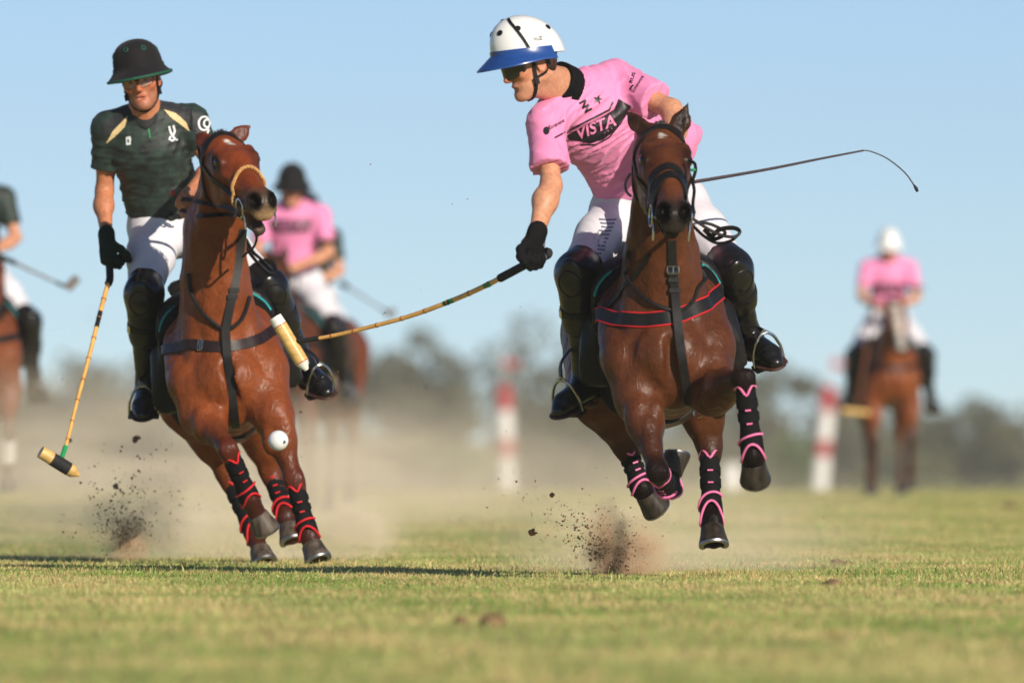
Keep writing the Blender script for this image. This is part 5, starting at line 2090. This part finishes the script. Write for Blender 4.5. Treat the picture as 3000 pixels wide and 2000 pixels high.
def tree(px, top_py, Y, wid, label, mat, seed, dens=1.0):
    r = np.random.default_rng(seed)
    O = P(px, 1270, Y)
    O[2] = float(gz(Y))
    top = P(px, top_py, Y)[2]
    h = top - O[2]
    rt = root("tree", O, label, "tree", "trees beyond the field")
    m = MB()
    cr = O + np.array([r.normal(0, .2), 0, h * .5])
    m.tube([O - [0, 0, .3], O + [0, 0, h * .2], lerp(O, cr, .8), cr + [0, 0, h * .2]], [.32, .26, .2, .06], 8)
    blobs = []
    for i in range(11):
        q = r.uniform(0, 2 * math.pi)
        z = r.uniform(.34, .86)
        rad = wid * .5 * (1 - abs(z - .55) * .9) * r.uniform(.25, .85)
        c = O + np.array([math.cos(q) * rad, math.sin(q) * rad, h * z])
        blobs.append((c, wid * r.uniform(.13, .24)))
        m.tube([O + [0, 0, h * r.uniform(.2, .5)], lerp(cr, c, .5) + [0, 0, -.2], c], [.11, .07, .02], 6)
    blobs.append((O + [0, 0, h * .9], wid * .16))
    m.build("trunk", "bark", rt)
    pts = []
    for c, q in blobs:
        n = int(150 * dens)
        d = r.normal(0, 1, (n, 3))
        d /= np.linalg.norm(d, axis=1)[:, None]
        pts.append(c + d * (q * r.uniform(.3, 1.05, n) ** .5)[:, None] * np.array([1, 1, .8]))
    V, F = leaves(np.concatenate(pts), .2, r)
    mk("crown", V, F, mat, rt, smooth=False)


TREES = [(236, 1052, 600, 6.5, "low rounded tree behind the hanging mallet's shaft", "leaf_grey"),
         (1040, 985, 600, 6.0, "bushy tree left of centre, first right of the brown pony's haunch", "leaf_olive"),
         (1150, 1010, 585, 5.0, "smaller tree in the middle of the clump under the swung mallet", "leaf_grey"),
         (1238, 948, 620, 6.0, "taller thin-crowned tree under the middle of the swung mallet", "leaf_olive"),
         (1345, 1048, 590, 5.0, "low tree just left of the left goal post", "leaf_grey"),
         (1560, 925, 610, 10.0, "tallest broad pale tree behind the left goal post and bay pony", "leaf_grey"),
         (1690, 985, 590, 6.0, "tree behind the bay rider's right boot", "leaf_olive"),
         (2185, 1110, 600, 6.0, "low tree right of the bay pony's raised foreleg", "leaf_grey"),
         (2290, 1062, 615, 6.5, "rounded tree between the bay pony and the right goal post", "leaf_olive"),
         (2450, 1150, 640, 6.0, "low tree behind the right goal post", "leaf_grey"),
         (2845, 1178, 600, 6.5, "rounded tree at the right beyond the farthest rider", "leaf_olive"),
         (2965, 1232, 600, 5.0, "low tree at the right edge of the picture", "leaf_grey"),
         (60, 1130, 620, 6.0, "low tree at the left edge behind the cut-off pony", "leaf_grey"),
         (420, 1080, 620, 7.0, "tree behind the chestnut pony's rider's right boot", "leaf_olive")]
for i, t in enumerate(TREES):
    tree(*t, 100 + i)


def bush(px, Y, w, h, label):
    r = np.random.default_rng(int(px))
    O = P(px, 1270, Y)
    O[2] = float(gz(Y))
    rt = root("bush", O, label, "bush", "green bushes by the end line")
    m = MB()
    for i in range(7):
        m.tube([O, O + [r.normal(0, w * .2), r.normal(0, .3), h * .6]], [.05, .02], 5)
    m.build("stem", "bark", rt)
    d = r.normal(0, .42, (700, 3)) * np.array([w * .55, w * .4, h * .5]) + O + np.array([0, 0, h * .5])
    d[:, 2] = np.maximum(d[:, 2], O[2] + .05)
    V, F = leaves(d, .16, r)
    mk("foliage", V, F, "leaf_bush", rt, smooth=False)


bush(1290, 420, 3.0, 2.4, "green bush left of the left goal post")
bush(2330, 430, 2.6, 2.6, "green bush left of the tilted goal post")


def far_wood():
    r = np.random.default_rng(55)
    pts = []
    for i in range(520):
        x = r.uniform(-60, 60) if i < 260 else r.uniform(60, 170) * (1 if i % 2 else -1)
        Y = r.uniform(640, 700)
        g = float(gz(Y))
        h = 6.2 + 1.3 * math.sin(x * .21) + .9 * math.sin(x * .53 + 2) + r.normal(0, .8) - .012 * x
        n = 60
        d = r.normal(0, .5, (n, 3)) * np.array([1.5, 1.5, h * .42])
        pts.append(np.array([x, Y, g + h * .5]) + d)
    P_ = np.concatenate(pts)
    P_[:, 2] = np.maximum(P_[:, 2], gz(P_[:, 1]) + .1)
    V, F = leaves(P_, .34, r)
    o = mk("far_wood", V, F, "leaf_olive", smooth=False)
    tag(o, "grey-green wood along the horizon behind the field", "wood", kind="stuff")


far_wood()


# ------------------------------------------------------------------ haze, dust and flying turf
def haze():
    m = bpy.data.materials.new("haze")
    m.use_nodes = True
    nt = m.node_tree
    nt.nodes.remove(nt.nodes["Principled BSDF"])
    v = nt.nodes.new("ShaderNodeVolumePrincipled")
    v.inputs["Color"].default_value = (.92, .93, .95, 1)
    v.inputs["Density"].default_value = .00042
    v.inputs["Anisotropy"].default_value = .2
    nt.links.new(v.outputs[0], nt.nodes["Material Output"].inputs["Volume"])
    M["haze"] = m
    b = MB().box((0, 350, 8), (420, 0, 0), (0, 400, 0), (0, 0, 14))
    o = b.build("haze", "haze", smooth=False)
    tag(o, "pale dusty summer haze over the field", "haze", kind="stuff")


haze()


def dust_mat(name, col, dens, nscale, thr, seed, lin=1.0):
    m = bpy.data.materials.new(name)
    m.use_nodes = True
    nt = m.node_tree
    N, L = nt.nodes.new, nt.links.new
    nt.nodes.remove(nt.nodes["Principled BSDF"])
    v = N("ShaderNodeVolumePrincipled")
    v.inputs["Color"].default_value = (*col, 1)
    v.inputs["Anisotropy"].default_value = -.3
    tc = N("ShaderNodeTexCoord")
    ln = N("ShaderNodeVectorMath")
    ln.operation = 'LENGTH'
    L(tc.outputs["Object"], ln.inputs[0])
    fall = N("ShaderNodeMapRange")
    fall.interpolation_type = 'SMOOTHSTEP'
    fall.inputs["From Min"].default_value, fall.inputs["From Max"].default_value = 1.0, .15
    fall.inputs["To Min"].default_value, fall.inputs["To Max"].default_value = 0, 1
    L(ln.outputs["Value"], fall.inputs["Value"])
    nz = N("ShaderNodeTexNoise")
    nz.noise_dimensions = '4D'
    nz.inputs["W"].default_value = seed * 3.7
    nz.inputs["Scale"].default_value = nscale
    nz.inputs["Detail"].default_value = 5
    nz.inputs["Roughness"].default_value = .6
    L(tc.outputs["Object"], nz.inputs["Vector"])
    mr = N("ShaderNodeMapRange")
    mr.inputs["From Min"].default_value, mr.inputs["From Max"].default_value = thr, thr + .28
    mr.inputs["To Min"].default_value, mr.inputs["To Max"].default_value = 0, 1
    L(nz.outputs["Fac"], mr.inputs["Value"])
    a = N("ShaderNodeMath")
    a.operation = 'MULTIPLY'
    L(fall.outputs[0], a.inputs[0])
    L(mr.outputs[0], a.inputs[1])
    b = N("ShaderNodeMath")
    b.operation = 'MULTIPLY'
    b.inputs[1].default_value = dens
    L(a.outputs[0], b.inputs[0])
    L(b.outputs[0], v.inputs["Density"])
    L(v.outputs[0], nt.nodes["Material Output"].inputs["Volume"])
    return m


SPH = None


def dust(name, c, r, col, dens, nscale, thr, seed, label):
    global SPH
    if SPH is None:
        bm = bmesh.new()
        bmesh.ops.create_icosphere(bm, subdivisions=3, radius=1.0)
        V = np.array([v.co[:] for v in bm.verts])
        F = [tuple(v.index for v in f.verts) for f in bm.faces]
        bm.free()
        SPH = (V, F)
    o = mk(name, SPH[0], SPH[1], dust_mat(name, col, dens, nscale, thr, seed))
    o.location = tuple(float(x) for x in c)
    o.scale = r
    tag(o, label, "dust", kind="stuff")
    return o


DC = srgb(246, 232, 210)
DD = srgb(222, 190, 158)
dust("dust_cloud", P(420, 1400, 57), (2.5, 2.0, .56), DC, .60, 2.6, .40, 1, "pale dust hanging behind the chestnut pony")
dust("dust_cloud", P(980, 1390, 63), (1.5, 2.2, .56), DC, .48, 2.4, .38, 2, "tan dust drifting behind the chestnut pony's forelegs")
dust("dust_cloud", P(120, 1330, 64), (1.6, 2.2, .70), DC, .45, 2.4, .40, 3, "thin tan dust at the left edge")
dust("dust_cloud", P(1980, 1560, 46.2), (1.25, 1.0, .36), DC, .75, 2.4, .38, 4, "pale dust trailing low behind the bay pony")
dust("dust_cloud", P(1330, 1400, 72), (3.2, 3.0, .70), DC, .16, 1.3, .30, 5, "faint dust drifting across the middle of the field")
dust("dust_burst", P(1778, 1600, 44.7), (.12, .14, .22), DD, 30.0, 2.6, .40, 6, "dark brown left column of the burst below the bay pony")
dust("dust_burst", P(1850, 1625, 44.8), (.20, .18, .19), DD, 22.0, 2.4, .40, 16, "dense brown dust burst below the bay pony's hind hooves")
dust("dust_burst", P(372, 1578, 49.6), (.15, .15, .15), DD, 20.0, 2.6, .40, 7, "dark brown core of the burst left of the chestnut pony")
dust("dust_burst", P(420, 1520, 49.8), (.34, .28, .26), DC, 5.0, 2.2, .38, 17, "brown dust burst left of the chestnut pony")
dust("dust_burst", P(1050, 1545, 49.6), (.24, .25, .20), DC, 9.0, 2.0, .38, 8, "pale dust burst right of the chestnut pony's fore hoof")
dust("dust_cloud", P(560, 1575, 50.6), (1.5, .9, .26), DC, 1.5, 2.4, .38, 21, "pale dust lying low behind the chestnut pony's hooves")
dust("dust_cloud", P(1930, 1600, 45.6), (.85, .7, .24), DC, 1.7, 2.4, .38, 22, "pale dust spreading low under the bay pony")
dust("dust_burst", P(860, 1625, 49.6), (.30, .3, .10), DC, 5.0, 2.0, .36, 9, "low dust round the chestnut pony's hind hooves")


def clods(name, label, srcs, n, seed, mat):
    """small crumbs of soil in the air"""
    r = np.random.default_rng(seed)
    V, F, k = [], [], 0
    base = np.array([[1, 0, -.4], [-.5, .87, -.4], [-.5, -.87, -.4], [0, 0, 1.0], [.3, .3, -.9]])
    fc = [(0, 1, 3), (1, 2, 3), (2, 0, 3), (1, 0, 4), (2, 1, 4), (0, 2, 4)]
    for c, sp, fr, s0, s1 in srcs:
        for i in range(int(n * fr)):
            if np.ndim(sp) == 2:                      # a jet from c along sp[0], spreading by sp[1]
                t = r.random() ** 1.3
                p = c + sp[0] * t + r.normal(0, 1, 3) * sp[1] * (.25 + t) - np.array([0, 0, .12]) * t * t
            else:
                p = c + r.normal(0, 1, 3) * sp
            if p[2] < .01:
                p[2] = abs(p[2]) * .3 + .01
            q = r.normal(0, 1, (3, 3))
            q, _ = np.linalg.qr(q)
            s = s0 + (s1 - s0) * r.random() ** 4
            V.append(p + (base * r.uniform(.5, 1.4, (5, 3)) * s) @ q)
            F += [tuple(a + k for a in f) for f in fc]
            k += 5
    o = mk(name, np.concatenate(V), np.array(F), mat, smooth=False)
    tag(o, label, "flying soil", kind="stuff")


ba, bb = P(1795, 1610, 44.7), P(372, 1570, 49.6)
clods("flying_soil", "brown crumbs of soil flying up below the bay pony", [
    (ba + [0, 0, -.02], np.array([.06, .1, .09]), .26, .0012, .006)] + [
    (ba + [.0, 0, -.08], np.array([[dx, -.1, dz], [.05, .1, .05]]), fr, .001, mx) for dx, dz, fr, mx in ((-.34, .42, .08, .006), (-.22, .30, .12, .008), (-.10, .34, .12, .007), (.08, .22, .12, .005), (.25, .40, .05, .004), (-.5, .55, .05, .004))] + [
    (ba + [0, .1, .5], np.array([.6, .4, .5]), .08, .001, .005)], 3000, 1, "soil_crumb")
clods("flying_soil", "brown crumbs of soil flying up left of the chestnut pony", [
    (bb, np.array([.06, .1, .06]), .22, .0012, .006)] + [
    (bb + [.0, 0, -.05], np.array([[dx, -.1, dz], [.06, .1, .06]]), fr, .001, mx) for dx, dz, fr, mx in ((-.20, .36, .11, .008), (-.05, .42, .12, .008), (.12, .50, .12, .008), (.30, .40, .10, .006), (-.3, .2, .06, .005))] + [
    (bb + [.3, 0, .4], np.array([.5, .4, .35]), .10, .001, .006), (bb + [.9, 0, .2], np.array([.6, .4, .3]), .07, .001, .005)], 2300, 2, "soil_crumb")


def turf_clods():
    r = np.random.default_rng(3)
    for (px, py, Y, s, lab) in ((397, 1284, 50.2, .014, "grassy turf clod flying right of the dark boot of the green rider"), (205, 1290, 50.0, .008, "small dark clod beside the hanging mallet's green wrap"),
                             (340, 1425, 50.3, .011, "brown clod in the spray right of the hanging mallet's head"), (1560, 1560, 44.6, .012, "reddish clod at the left of the bay pony's spray"), (1620, 1450, 44.6, .009, "small clod high left of the bay pony's spray")):
        c = P(px, py, Y)
        f = Field(.0025)
        for i in range(6):
            f.ell(c + r.normal(0, s * .5, 3), s * r.uniform(.4, .8), None, .006)
        V, F = f.mesh(smooth=0)
        V = V + r.normal(0, .0008, V.shape)
        o = mk("turf_clod", V, F, "dirt")
        tag(o, lab, "clod", "clods thrown up by the hooves")
    # divots lying on the field
    for (px, py, s, lab) in ((1440, 1832, .038, "brown divot lying on the grass in the centre foreground"), (2460, 1658, .025, "small divot on the grass at the right"), (2950, 1490, .05, "brown divot far right on the grass"), (2440, 1720, .02, "small crumb of turf on the grass below the tilted goal post")):
        Y = CZ * FPX / (py - 1270.0) * 1.0
        c = P(px, 1270, Y)
        c[2] = .012
        f = Field(.008)
        for i in range(9):
            f.ell(c + r.normal(0, 1, 3) * np.array([s * .8, s * .8, .004]), (s * r.uniform(.3, .7), s * r.uniform(.3, .7), s * .4), None, .02)
        V, F = f.mesh(smooth=0)
        V = V + r.normal(0, .002, V.shape)
        o = mk("divot", V, F, "divot_soil")
        tag(o, lab, "divot", "divots on the field")


turf_clods()
